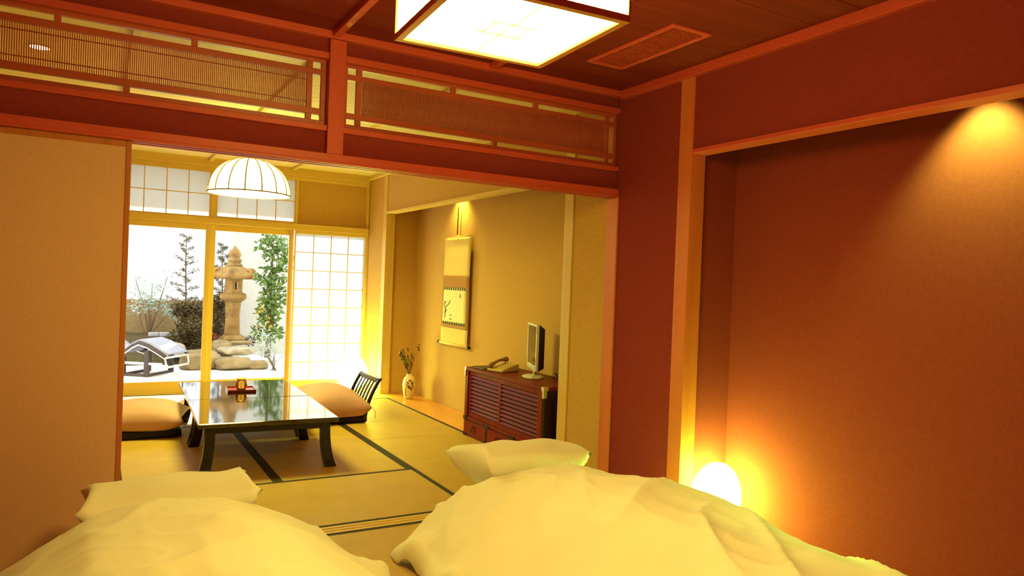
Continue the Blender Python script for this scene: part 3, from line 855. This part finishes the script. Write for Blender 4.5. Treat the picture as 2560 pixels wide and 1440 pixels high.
# ------------------------------------------------------------------ hanging scroll
def scroll():
    X = XB-.022
    t = thing('hanging_scroll', 'cream hanging scroll with a small ink painting in the alcove', 'scroll', (X, 6.425, .635))
    CL = mat('scroll_cream', (.74, .56, .20), (.70, .52, .18), rough=.85, scale=50, bump=.1)
    BR = mat('scroll_brown', (.42, .20, .06), (.38, .18, .05), rough=.85, scale=50, bump=.1)
    PP = mat('scroll_paper', (.78, .72, .42), (.75, .68, .38), rough=.9, scale=30)
    INK = mat('scroll_ink', (.10, .08, .05), rough=.9, scale=30)
    GRN = mat('scroll_green', (.05, .065, .025), rough=.9, scale=30)
    def wave(y, z): return .010*math.sin(z*6.0)*(.5+.5*(-y)/.3)*.6 - .006*math.cos(z*3)
    def sheet(name, y0, y1, z0, z1, dx, mt, par, n=16):
        m_ = MB()
        m_.grid(8, n, lambda u, v: (wave(y0+(y1-y0)*u, z0+(z1-z0)*v)-dx, y0+(y1-y0)*u, z0+(z1-z0)*v))
        o = m_.build(name, mt, par, smooth=True)
        s = o.modifiers.new('solid', 'SOLIDIFY'); s.thickness = .0015
        return o
    H = 1.055
    top_z = H
    sheet('mount_silk', -.300, .300, .005, top_z, 0, CL, t, 40)
    br = sheet('brown_panel', -.300, .300, .158, .675, .0022, BR, t, 24)
    sheet('picture_paper', -.245, .262, .205, .555, .0042, PP, br, 20)
    for z in (.205, .545):
        m_ = MB()
        for i in range(10):
            y = .240-.49*i/9.6
            a, b_ = y-.015, y+.013
            w_ = wave(y, z)
            m_.box(w_-.0075, w_-.0050, a, b_, z-.013, z+.013)
        m_.build('checker_strip', GRN, br)
    strokes = [((.215, .36), (.205, .30), (.215, .25)), ((.215, .345), (.18, .37), (.13, .395), (.10, .43)), ((.235, .30), (.20, .31), (.18, .34)), ((.20, .40), (.22, .42), (.235, .39), (.22, .36)),
               ((.10, .285), (.06, .283)), ((.10, .245), (.055, .243)), ((-.12, .50), (-.12, .46))]
    ik = MB()
    for s in strokes:
        ik.tube([(wave(y, z)-.0068, y, z) for y, z in s], .0032, 5)
    ik.build('ink_drawing', INK, br)
    MB().tube([(-.004, -.345, 0), (-.004, .345, 0)], .014, 14).build('bottom_roller', CL, t, smooth=True)
    for s in (-1, 1):
        MB().tube([(-.004, s*.320, 0), (-.004, s*.352, 0)], .0165, 14).build('roller_knob', BLACKPL, t, smooth=True)
    MB().tube([(-.004, -.305, top_z), (-.004, .305, top_z)], .006, 10).build('top_rod', W['y'], t, smooth=True)
    MB().tube([(.006, .0, 1.345), (-.002, .0, 1.345), (-.002, .004, top_z+.02)], .006, 8).build('hanging_hook', mat('dark_hook', (.12, .05, .02), rough=.5, scale=20), t)
    MB().tube([(-.004, -.10, top_z), (-.002, 0, top_z+.022), (-.004, .10, top_z)], .002, 6).build('hanging_cord', CL, t)
scroll()

# ------------------------------------------------------------------ vase with branches
def vase():
    t = thing('ceramic_vase', 'slim cream vase with a brown flower motif on the alcove floor', 'vase', (2.875, 7.115, 0.002))
    prof = [(.036, 0), (.045, .012), (.058, .06), (.066, .12), (.066, .165), (.058, .205), (.040, .235), (.027, .246), (.029, .262), (.024, .262), (.022, .25)]
    MB().lathe(prof, 36).build('vase_body', mat('cream_glaze', (.74, .62, .36), (.68, .55, .30), rough=.3, coat=.4, scale=9), t, smooth=True)
    MO = mat('brown_glaze', (.24, .085, .035), (.2, .07, .03), rough=.35, scale=20)
    def surf(a, z):
        r = .0
        for (r0, z0), (r1, z1) in zip(prof, prof[1:]):
            if z0 <= z <= z1 and z1 > z0: r = r0+(r1-r0)*(z-z0)/(z1-z0); break
        return Vector((r*math.cos(a), r*math.sin(a), z))
    A0 = math.radians(-118)
    m_ = MB()
    for (da, z, s) in ((.15, .19, .018), (-.05, .17, .016), (.30, .165, .018), (.05, .13, .020), (.22, .115, .019), (-.15, .15, .013), (.42, .18, .014), (.40, .135, .013)):
        c = surf(A0+da*2, z); n = Vector((math.cos(A0+da*2), math.sin(A0+da*2), 0)); u = Vector((-n.y, n.x, 0))
        c = c+n*.0022
        m_.bm.faces.new([m_.bm.verts.new(c+u*s*math.cos(q)*(.7+.3*math.cos(2.5*q))+Vector((0, 0, 1))*s*math.sin(q)-n*.003*math.cos(q)**2) for q in [2*PI*i/10 for i in range(10)]])
    m_.tube([surf(A0-.45, .03)+Vector((-.003, -.003, 0)), surf(A0-.5, .07)+Vector((-.002, -.003, 0)), surf(A0-.4, .12)+Vector((-.002, -.003, 0)), surf(A0-.2, .16)+Vector((-.002, -.003, 0))], .0035, 6)
    m_.build('flower_motif', MO, t)
    br = thing('leafy_branches', 'bunch of thin leafy branches standing in the cream vase', 'branches', (2.875, 7.115, .262))
    rnd = random.Random(8)
    LEAF = mat('dark_leaf', (.07, .055, .018), (.05, .035, .012), rough=.5, scale=40)
    STEM = mat('twig', (.14, .055, .02), rough=.7, scale=40)
    fo = MB(); st = MB()
    for i in range(13):
        a = rnd.uniform(0, 2*PI); sp = rnd.uniform(.02, .13); hgt = rnd.uniform(.14, .30)
        if i == 0: a, sp, hgt = math.radians(-30), .10, .31
        if i < 6 and i > 0: a = math.radians(150+rnd.uniform(-50, 40)); sp = rnd.uniform(.08, .15)
        sp = min(sp, .13)
        pts = [Vector((sp*math.cos(a)*s**1.4, sp*math.sin(a)*s**1.4, -.05+(hgt+.05)*s)) for s in (0, .25, .5, .75, 1)]
        st.tube(pts, [.002, .002, .0017, .0014, .001], 5)
        for kk in range(18):
            s = rnd.uniform(.42, 1) if i else rnd.uniform(.85, 1)
            j = min(int(s*4), 3); p = pts[j].lerp(pts[j+1], s*4-j)
            d_ = Vector((rnd.gauss(0, 1), rnd.gauss(0, 1), rnd.gauss(.3, .8))).normalized()
            q = d_.cross(Vector((rnd.gauss(0, 1), rnd.gauss(0, 1), rnd.gauss(0, 1)))).normalized()
            L = rnd.uniform(.016, .028)
            fo.quad([p, p+d_*L*.5+q*L*.3, p+d_*L, p+d_*L*.5-q*L*.3])
    st.build('twigs', STEM, br)
    fo.build('leaves', LEAF, br, kind='stuff')
vase()

# ------------------------------------------------------------------ the two futon beds
def smooth01(t):
    t = max(0., min(1., t)); return t*t*(3-2*t)
PROF = [(0, .490), (.15, .480), (.30, .440), (.45, .365), (.60, .265), (.72, .175), (.82, .110), (.90, .085)]
def prof(d):
    d = abs(d)
    for (a, ha), (b, hb) in zip(PROF, PROF[1:]):
        if d <= b: 
            s = (d-a)/(b-a); return ha+(hb-ha)*s
    return PROF[-1][1]
def duvet(name, label, cx, yhead, yfoot, hwl, hwr, seed, hfac, group, skew=(0, 0), wr=1.0, hem=.03):
    t = thing(name, label, 'duvet', (cx, (yhead+yfoot)/2, 0.001), group=group)
    oy = (yhead+yfoot)/2
    off = Vector((seed*3.1, seed*7.7, seed*1.3))
    nu, nv = 120, 150
    L = yhead-yfoot
    def fold(x, y):
        # long soft drapes plus small creases
        n1 = mnoise.noise(Vector((x*1.6, y*1.3, 0))+off)*.040
        n2 = mnoise.noise(Vector((x*4.2+y*1.7, y*2.6-x*1.1, 3))+off)*.022
        n3 = (1-abs(mnoise.noise(Vector((x*3.1-y*2.4, y*1.4+x*1.2, 7))+off)))**6*.024
        n4 = (1-abs(mnoise.noise(Vector((x*7.5+y*3.0, y*5.5-x*2, 11))+off)))**8*.006
        n5 = mnoise.noise(Vector((x*15, y*13, 5))+off)*.0012
        return (n1+n2+n3+n4+n5-.014)*wr
    def pt(u, v):
        U = u*2-1
        hw = hwl if U < 0 else hwr
        d_ = U*hw
        y = yfoot+L*v
        y += (skew[0] if U < 0 else skew[1])*abs(U)**1.6*smooth01((v-.5)*2)
        y -= .24*smooth01((abs(U)-.55)/.45)**2*smooth01((v-.6)/.4)     # rounded corners
        h = prof(U*.9)*hfac
        if abs(U) > .93: h *= max(1-((abs(U)-.93)/.07)**2, 0)**.5*.92+.08
        ramp = .915+.085*smooth01((1-v)*L/.55)              # lower where it meets the pillow
        ends = smooth01((1-v)/.03)**.5 if v > .97 else 1.0
        endf = smooth01(v/.10)**.6 if v < .10 else 1.0
        h0 = .02
        h = h0+(h-h0)*ramp*(.62+.38*ends)*(.05+.95*endf)
        edge = smooth01((1-abs(U))/.25)
        h += fold(d_, y)*(.25+.75*edge)*endf
        x = d_ + .03*mnoise.noise(Vector((y*2.2, U*2, 9))+off)*(abs(U)**3)
        # hem lies in loose waves on the mat
        hm = smooth01((abs(U)-.78)/.22)
        wv = math.sin(y*17+seed)+.5*math.sin(y*31+2*seed)
        h += hem*hm*max(wv, -.2)
        x += hem*.5*hm*math.sin(y*17+seed+1.3)*(1 if U < 0 else -1)
        return (x, y-oy, max(h, .014))
    m_ = MB()
    vs = m_.grid(nu, nv, pt)
    # underside of the quilt, a hand's breadth lower
    def under(u, v):
        x, y, z = pt(u, v)
        th = .055*min(1, 8*u, 8*(1-u), 12*v, 12*(1-v))
        return (x*.996, y, max(z-.010-th, .002))
    vb = m_.grid(nu, nv, under)
    ring = lambda a: [a[i][0] for i in range(nu+1)]+[a[nu][j] for j in range(1, nv+1)]+[a[i][nv] for i in range(nu-1, -1, -1)]+[a[0][j] for j in range(nv-1, 0, -1)]
    r1, r2_ = ring(vs), ring(vb)
    for i in range(len(r1)):
        j = (i+1) % len(r1)
        m_.bm.faces.new((r1[i], r1[j], r2_[j], r2_[i]))
    m_.build('duvet_cover', LINEN, t, smooth=True)
    return t
def bed(cx, yh, seed, lab_m, lab_p, lab_d, pl, hwl, hwr, hfac, skew, wr):
    mt_ = thing('futon_mattress', lab_m, 'futon', (cx, yh-.90, 0.0015), group='futon mattresses on the floor')
    pbox('lower_mattress', (-.40, .40, -.93, .93, .0, .10), LINEN, mt_, bevel=.03)
    pbox('upper_mattress', (-.385, .385, -.92, .92, .10, .205), LINEN, mt_, bevel=.04)
    px, py, pz, rz, tx, ty, sz = pl
    p = thing('bed_pillow', lab_p, 'pillow', (px, py, pz), rz, 'white bed pillows')
    p.rotation_euler = (tx, ty, rz)
    pillow_mesh(sz[0], sz[1], sz[2], seed, pinch=.09, wr=.010, power=.36, lift=.065).build('pillow_body', LINEN, p, smooth=True, weld=.0005)
    duvet('bed_duvet', lab_d, cx, yh-.27, yh-2.25, hwl, hwr, seed, hfac, 'white duvets on the futons', skew, wr)
bed(0.285, 3.14, 5, 'white futon mattress of the left bed under its duvet', 'white pillow at the head of the left bed near the sliding door', 'white duvet heaped on the left bed in the foreground',
    (0.272, 3.08, .336, math.radians(-1), math.radians(-4), math.radians(-2), (.312, .21, .118)), .86, .79, 1.0, (.15, .18), .75)
bed(1.80, 3.14, 9, 'white futon mattress of the right bed under its duvet', 'white pillow at the head of the right bed near the corner post', 'white duvet heaped on the right bed beside the alcove',
    (1.85, 3.095, .350, math.radians(3), math.radians(-6), math.radians(2), (.308, .21, .122)), .62, .86, 1.0, (.44, .1), 1.1)

# ------------------------------------------------------------------ garden
GROUND = mat('pale_gravel', (.84, .83, .80), (.74, .73, .70), rough=.9, scale=120, bump=.4, bscale=500, spec=.1)
SOIL = mat('mossy_soil', (.10, .075, .035), (.06, .05, .02), rough=1, scale=30, bump=.5, bscale=150, spec=.05)
gm = MB()
gm.grid(30, 18, lambda u, v: (-3+9*u, 8.2+3.6*v, -.025+.02*v+.008*mnoise.noise(Vector((u*20, v*18, 1)))))
struct('ground', gm, GROUND, 'pale gravel ground of the sunny garden', 'ground', smooth=True)
gs = MB()
gs.grid(40, 16, lambda u, v: (-3+4.95*u, 10.32+2.2*v, -.14+.46*smooth01(v*2.2)*smooth01((1-u)*9)+.03*mnoise.noise(Vector((u*22, v*8, 4)))))
struct('ground_bed', gs, SOIL, 'dark mossy planting bed behind the stones', 'ground', smooth=True)
BW = mat('brown_garden_wall', (.30, .20, .09), (.24, .155, .07), rough=.9, scale=12, bump=.3, spec=.1)
sbox('wall_garden', (-3.0, 1.80, 12.0, 12.12, -.2, .805), BW, 'low brown garden wall behind the shrubs', 'wall', .005)
wf = thing('wall_fence', 'white slatted fence above the low brown garden wall', 'fence', (-.6, 12.04, .805), kind='structure')
WH = mat('white_fence_paint', (.86, .87, .88), (.80, .82, .84), rough=.7, scale=12)
pbox('fence_panel', (-2.4, 2.4, .03, .05, 0, 2.2), WH, wf)
for i in range(33):
    x = -2.38+4.7*i/32
    pbox('fence_slat', (x, x+.075, 0, .03, 0.02, 2.18), WH, wf, bevel=.003)
GW = mat('grey_render', (.46, .43, .36), (.43, .40, .33), rough=.9, scale=20, bump=.2)
sbox('wall_neighbour', (1.84, 5.5, 11.75, 12.1, -.2, 3.4), GW, 'grey rendered building wall behind the stone lantern', 'wall', .01)
sbox('roof_eave', (-1.2, 4.0, 8.22, 8.62, 2.36, 2.44), W['x'], 'unseen short eave added to shade the upper paper windows', 'eave', .005)  # out of view, put in to keep sun off the upper paper windows

def block_wall():
    t = thing('block_edging', 'low grey stone block edging behind the garden lounger', 'edging', (.88, 11.35, .16))
    ST = mat('grey_block', (.42, .40, .40), (.34, .33, .33), rough=.9, scale=20, bump=.3)
    for i in range(4):
        pbox('block', (-.24+.135*i, -.24+.135*i+.130, -.06, .06, 0, .21), ST, t, bevel=.006)
block_wall()

def stone(label, loc, r, seed, rz=0, group=None, tone=(.34, .25, .12)):
    b = MB()
    bmesh.ops.create_icosphere(b.bm, subdivisions=4, radius=1)
    off = Vector((seed*5.3, seed*2.1, seed))
    for v in b.bm.verts:
        n = v.co.normalized()
        k_ = 1+.22*mnoise.noise(n*1.3+off)+.08*mnoise.noise(n*3.2+off)
        # flattened planes
        v.co = Vector((n.x*abs(n.x)**-.25 if abs(n.x) > .01 else 0, n.y*abs(n.y)**-.25 if abs(n.y) > .01 else 0, n.z*abs(n.z)**-.35 if abs(n.z) > .01 else 0))*k_*.92
        v.co.x *= r[0]; v.co.y *= r[1]; v.co.z *= r[2]
    mt_ = mat('garden_stone_%d' % (seed % 3), tone, tuple(c*.62 for c in tone), rough=.85, scale=5, bump=.5, bscale=30, spec=.2, bdist=.01)
    o = b.build('garden_stone', mt_, None, smooth=True)
    o.location = loc; o.rotation_euler = (0, 0, rz)
    return tag(o, label, 'stone', 'stones in front of the planting bed')
stone('large rounded stone just right of the garden lounger', (1.19, 10.20, 0.090), (.27, .20, .150), 1)
stone('tall stone between the glass door stiles behind the others', (1.50, 10.55, 0.190), (.17, .14, .155), 2)
stone('flat upper stone directly below the stone lantern', (1.66, 10.30, 0.205), (.24, .17, .060), 3, tone=(.46, .40, .27))
stone('flat lower stone at the edge of the gravel', (1.58, 10.05, 0.070), (.26, .18, .085), 4, tone=(.42, .34, .20))
stone('small pale stone at the right end of the row', (1.86, 10.05, 0.040), (.18, .13, .065), 5, tone=(.55, .52, .45))
stone('small stone behind the garden lounger', (.93, 10.72, 0.180), (.14, .11, .11), 6)
stone('thin slab under the foot of the stone lantern', (1.70, 10.60, 0.285), (.22, .15, .035), 7, tone=(.40, .33, .2))

def lantern():
    t = thing('stone_lantern', 'weathered stone garden lantern with curled roof corners', 'lantern', (1.665, 10.78, .30))
    ST = mat('lantern_stone', (.36, .22, .072), (.20, .115, .036), rough=.85, scale=7, bump=.6, bscale=45, spec=.2, bdist=.008)
    R6 = dict(seg=6, rot=PI/6-.30)
    MB().lathe([(.19, 0), (.20, .03), (.15, .07), (.125, .085)], **R6).build('foot', ST, t, bevel=.008)
    MB().lathe([(.115, .085), (.108, .20), (.104, .34), (.108, .48), (.118, .545)], **R6).build('shaft', ST, t, bevel=.006)
    MB().lathe([(.12, .545), (.185, .59), (.195, .615), (.19, .655), (.15, .675)], **R6).build('platform', ST, t, bevel=.008)
    # fire box with real openings on alternating faces
    b = MB()
    r_, z0, z1 = .125, .675, .87
    for k_ in range(6):
        a0 = PI/6-.30+k_*PI/3; a1 = a0+PI/3
        p0 = Vector((r_*math.cos(a0), r_*math.sin(a0), 0)); p1 = Vector((r_*math.cos(a1), r_*math.sin(a1), 0))
        n = ((p0+p1)/2).normalized()
        def wallpiece(s0, s1, za, zb):
            q0 = p0.lerp(p1, s0); q1 = p0.lerp(p1, s1); i0 = q0-n*.025; i1 = q1-n*.025
            b.hexa([(*q0.xy, za), (*q1.xy, za), (*i1.xy, za), (*i0.xy, za)], [(*q0.xy, zb), (*q1.xy, zb), (*i1.xy, zb), (*i0.xy, zb)])
        if k_ % 2 == 0:
            wallpiece(0, .3, z0, z1); wallpiece(.7, 1, z0, z1); wallpiece(.3, .7, z0, z0+.05); wallpiece(.3, .7, z1-.045, z1)
        else:
            wallpiece(0, 1, z0, z1)
    b.build('fire_box', ST, t)
    # roof: six swelling faces, rising to curled corners
    b = MB()
    def roof(u, v):
        a = 2*PI*u + PI/6-.30
        s = v
        kk = (u*6) % 1.0
        corner = kk if kk < .5 else 1-kk
        c = (1-2*corner)           # 1 at a corner, 0 mid-face
        rr = .085+(.165+.075*c**2)*s**.85
        z = 1.055-.150*s**1.3 + (.050*c**3)*s**3
        return (rr*math.cos(a), rr*math.sin(a), z)
    vs = b.grid(48, 8, roof)
    def under(u, v):
        p = Vector(roof(u, v)); return (p.x*.97, p.y*.97, .868+(.050*((1-2*abs(((u*6) % 1.0)-round((u*6) % 1.0)))**3) if v > .5 else 0)*v**3)
    vs2 = b.grid(48, 8, under)
    for i in range(48):
        b.bm.faces.new((vs[i][8], vs[i+1][8], vs2[i+1][8], vs2[i][8]))
    for k_ in range(6):
        a = PI/6-.30+k_*PI/3
        d_ = Vector((math.cos(a), math.sin(a), 0))
        pts = [d_*.245+Vector((0, 0, .915)) + d_*(.045*math.sin(q))+Vector((0, 0, .045*(1-math.cos(q)))) for q in [PI*1.45*i/9 for i in range(10)]]
        b.tube(pts, [.036, .036, .034, .033, .031, .029, .027, .025, .022, .018], 8)
    b.build('roof', ST, t, smooth=True, weld=.0006)
    MB().lathe([(.095, 1.035), (.112, 1.055), (.108, 1.075), (.080, 1.088), (.085, 1.105), (.100, 1.125), (.092, 1.148), (.062, 1.165), (.078, 1.19), (.086, 1.225), (.066, 1.268), (.030, 1.305), (.010, 1.335)], 24).build('finial', ST, t, smooth=True)
lantern()

def leaves(mb, c, r, n, L, rnd, droop=0, narrow=.45):
    for _ in range(n):
        while True:
            p = Vector((rnd.uniform(-1, 1), rnd.uniform(-1, 1), rnd.uniform(-1, 1)))
            if p.length <= 1: break
        p = Vector((c[0]+p.x*r[0], c[1]+p.y*r[1], c[2]+p.z*r[2]))
        d_ = Vector((rnd.gauss(0, 1), rnd.gauss(0, 1), rnd.gauss(-droop, .7))).normalized()
        q = d_.cross(Vector((rnd.gauss(0, 1), rnd.gauss(0, 1), rnd.gauss(0, 1)))).normalized()
        l = L*rnd.uniform(.6, 1.2)
        mb.quad([p, p+d_*l*.5+q*l*narrow*.5, p+d_*l, p+d_*l*.5-q*l*narrow*.5])
BARK = mat('bark', (.16, .095, .05), (.10, .06, .03), rough=.95, scale=30, bump=.5)
def leafmat(name, c1, c2):
    if name in MATS: return MATS[name]
    mt_ = bpy.data.materials.new(name); mt_.use_nodes = True
    nt = mt_.node_tree; nt.nodes.clear()
    d_ = nt.nodes.new('ShaderNodeBsdfDiffuse'); t_ = nt.nodes.new('ShaderNodeBsdfTranslucent'); g = nt.nodes.new('ShaderNodeBsdfGlossy')
    g.inputs['Roughness'].default_value = .35; g.inputs['Color'].default_value = (.9, .9, .9, 1)
    mx = nt.nodes.new('ShaderNodeMixShader'); m2 = nt.nodes.new('ShaderNodeMixShader'); o = nt.nodes.new('ShaderNodeOutputMaterial')
    tx = tex(nt, 9); cr = nt.nodes.new('ShaderNodeValToRGB')
    cr.color_ramp.elements[0].position = .35; cr.color_ramp.elements[1].position = .65
    cr.color_ramp.elements[0].color = (*c2, 1); cr.color_ramp.elements[1].color = (*c1, 1)
    nt.links.new(tx.outputs[0], cr.inputs[0])
    nt.links.new(cr.outputs[0], d_.inputs['Color']); nt.links.new(cr.outputs[0], t_.inputs['Color'])
    mx.inputs[0].default_value = .35; m2.inputs[0].default_value = .035
    nt.links.new(d_.outputs[0], mx.inputs[1]); nt.links.new(t_.outputs[0], mx.inputs[2])
    nt.links.new(mx.outputs[0], m2.inputs[1]); nt.links.new(g.outputs[0], m2.inputs[2]); nt.links.new(m2.outputs[0], o.inputs[0])
    MATS[name] = mt_
    return mt_
CON = leafmat('needle', (.12, .10, .032), (.07, .06, .02))
DRK = leafmat('shrub_dark', (.115, .075, .022), (.06, .045, .014))
GRN = leafmat('camellia', (.17, .26, .05), (.08, .15, .03))
YEL = leafmat('yellow_leaf', (.55, .42, .07), (.35, .28, .05))
PAL = leafmat('pale_leaf', (.55, .62, .55), (.25, .32, .22))

def conifer(label, x, y, z0, h, seed, w=.22, dens=26):
    t = thing('young_conifer', label, 'tree', (x, y, z0), group='sparse young conifers')
    rnd = random.Random(seed)
    MB().tube([(0, 0, 0), (.015, 0, h*.4), (-.005, .01, h*.75), (0, 0, h)], [.014, .011, .008, .003], 6).build('trunk', BARK, t, smooth=True)
    br = MB(); fo = MB()
    nb = 26
    for i in range(nb):
        s = .22+.78*i/nb
        z = h*s
        a = i*2.4+rnd.uniform(-.4, .4)
        L = w*(1.15-s)*rnd.uniform(.75, 1.25)+.03
        e = Vector((L*math.cos(a), L*math.sin(a), z+L*rnd.uniform(.15, .55)))
        br.tube([(0, 0, z), ((e.x)*.5, e.y*.5, z+(e.z-z)*.35), e], [.005, .004, .002], 5)
        for q in (.45, .7, .95):
            leaves(fo, (e.x*q, e.y*q, z+(e.z-z)*q), (.035, .035, .028), dens, .034, rnd, narrow=.28)
    br.build('branches', BARK, t); fo.build('foliage', CON, t, kind='stuff')
conifer('sparse young conifer in the left glass door above the lounger', 1.085, 11.26, .30, 1.49, 4)
conifer('slim conifer standing just left of the stone lantern', 1.61, 11.52, .30, 1.40, 6, .20, 34)

def shrub(name, label, x, y, z0, clusters, mt_, L, n, seed, stems=5, narrow=.45, droop=.2):
    t = thing(name, label, 'shrub', (x, y, z0))
    rnd = random.Random(seed)
    st = MB(); fo = MB()
    for (cx, cy, cz, rx, ry, rz) in clusters:
        for q in range(max(1, stems//len(clusters))):
            st.tube([(rnd.uniform(-.04, .04), rnd.uniform(-.04, .04), -.02), (cx*.5+rnd.uniform(-.03, .03), cy*.5, cz*.5), (cx, cy, cz+rz*.3)], [.010, .008, .004], 5)
        leaves(fo, (cx, cy, cz), (rx, ry, rz), n, L, rnd, droop, narrow)
    st.build('stems', BARK, t); fo.build('foliage', mt_, t, kind='stuff')
    return t
cam_ = shrub('camellia_shrub', 'tall glossy green shrub right of the stone lantern', 2.075, 10.34, .12,
      [(.0, 0, .35, .22, .14, .14), (-.02, 0, .62, .17, .13, .16), (.06, 0, .85, .19, .13, .16), (.02, 0, 1.08, .22, .14, .17), (.08, 0, 1.32, .24, .14, .20), (.02, 0, 1.55, .22, .14, .18)], GRN, .095, 165, 3, 12, .5)
yl = MB(); yr = random.Random(5)
for c_ in ((-.10, -.10, .42), (-.12, -.10, .60)): leaves(yl, c_, (.09, .03, .10), 16, .08, yr, .2, .5)
yl.build('yellow_leaves', YEL, cam_, kind='stuff')
shrub('dark_shrub', 'dense dark brown shrub between lounger and stone lantern', 1.13, 10.82, .22,
      [(-.12, 0, .10, .20, .12, .13), (.10, 0, .12, .22, .12, .14), (.02, 0, .32, .24, .14, .16), (.14, 0, .52, .20, .12, .14), (-.10, .05, .50, .16, .12, .10)], DRK, .055, 560, 7, 8)
shrub('dark_shrub', 'dark leafy shrub low behind the stone lantern', 1.51, 11.13, .28, [(0, 0, .12, .14, .12, .14), (.02, 0, .35, .14, .12, .16), (.0, 0, .55, .13, .1, .13)], DRK, .055, 360, 8, 5)
shrub('pale_shrub', 'airy sunlit shrub in front of the low brown wall at left', .64, 11.62, .28,
      [(-.12, 0, .42, .20, .10, .10), (.16, 0, .46, .20, .10, .10), (.0, 0, .58, .20, .10, .10), (.30, 0, .36, .13, .10, .08)], PAL, .055, 105, 9, 5)
shrub('pale_shrub', 'thin white-leaved bush against the white fence', .68, 11.86, .30, [(.02, 0, .70, .16, .10, .20), (.22, 0, .80, .14, .1, .2), (-.2, 0, .75, .12, .1, .18)], PAL, .05, 60, 10, 4)
shrub('ground_cover', 'low dark ground cover along the planting bed at left', .45, 11.0, .14, [(-.2, 0, .06, .30, .15, .10), (.25, 0, .04, .25, .15, .09)], DRK, .045, 260, 11, 4)
shrub('ground_cover', 'low dark ground cover at the foot of the stone lantern', 1.72, 10.85, .28, [(-.22, -.05, .03, .16, .12, .06), (.20, -.02, .03, .18, .12, .07)], DRK, .045, 150, 12, 4)
shrub('feathery_grass', 'pale feathery grass clump right of the stones', 2.06, 9.86, -.01, [(0, 0, .16, .22, .14, .16), (-.12, 0, .34, .10, .1, .22)], PAL, .11, 150, 13, 4, .10, -.4)
shrub('red_flowers', 'tiny red flowers beside the foot of the stone lantern', 1.42, 10.62, .24, [(0, 0, .14, .05, .05, .05)], leafmat('red_petal', (.65, .05, .03), (.5, .03, .02)), .03, 30, 14, 2)

def lounger():
    t = thing('garden_lounger', 'tubular metal garden lounger with grey sling outside the left glass door', 'lounger', (.60, 9.80, -.008), math.radians(-36))
    TB = mat('pale_tube', (.80, .76, .68), rough=.3, metal=.4, scale=20)
    SL = mat('grey_sling', (.30, .30, .36), (.26, .26, .31), rough=.7, scale=60, bump=.2)
    DK = mat('dark_leg', (.045, .028, .022), rough=.5, scale=20)
    pr = [(-.62, .40), (-.44, .27), (-.26, .22), (-.10, .34), (-.02, .38), (.10, .345), (.26, .26), (.32, .225), (.335, .16), (.325, .11)]
    for s, y in ((0, -.24), (1, .24)):
        MB().tube([(x, y, z-.012) for x, z in pr], .010, 8).build('side_tube', TB, t, smooth=True)
        MB().tube([(x, y*.985, z+.012) for x, z in pr[:8]], .020, 8).build('edge_band', DK, t, smooth=True)
    for i, (x, z) in enumerate((pr[7], pr[9])):
        MB().tube([(x, -.24, z), (x, .24, z)], .013, 8).build('cross_tube', TB, t, smooth=True)
    m_ = MB()
    def sl(u, v):
        f = u*7; i = min(int(f), 6); s = f-i
        x = pr[i][0]+(pr[i+1][0]-pr[i][0])*s; z = pr[i][1]+(pr[i+1][1]-pr[i][1])*s
        return (x, -.225+.45*v, z+.030)
    m_.grid(28, 6, sl)
    o = m_.build('sling_seat', SL, t, smooth=True)
    so = o.modifiers.new('solid', 'SOLIDIFY'); so.thickness = .02
    pbox('side_board', (-.30, .30, -.262, -.255, .135, .165), TB, t, bevel=.003)
    for x in (-.20, .10):
        for y in (-.25, .25):
            pbox('leg', (x-.028, x+.028, y-.02, y+.02, -.008, .30 if x > 0 else .22), DK, t, bevel=.004)
    for x in (-.20, .10):
        pbox('foot_bar', (x-.02, x+.02, -.25, .25, -.010, .02), DK, t, bevel=.003)
    pbox('ground_bar', (-.5, .10, -.27, -.23, 0, .025), DK, t, bevel=.003)
lounger()
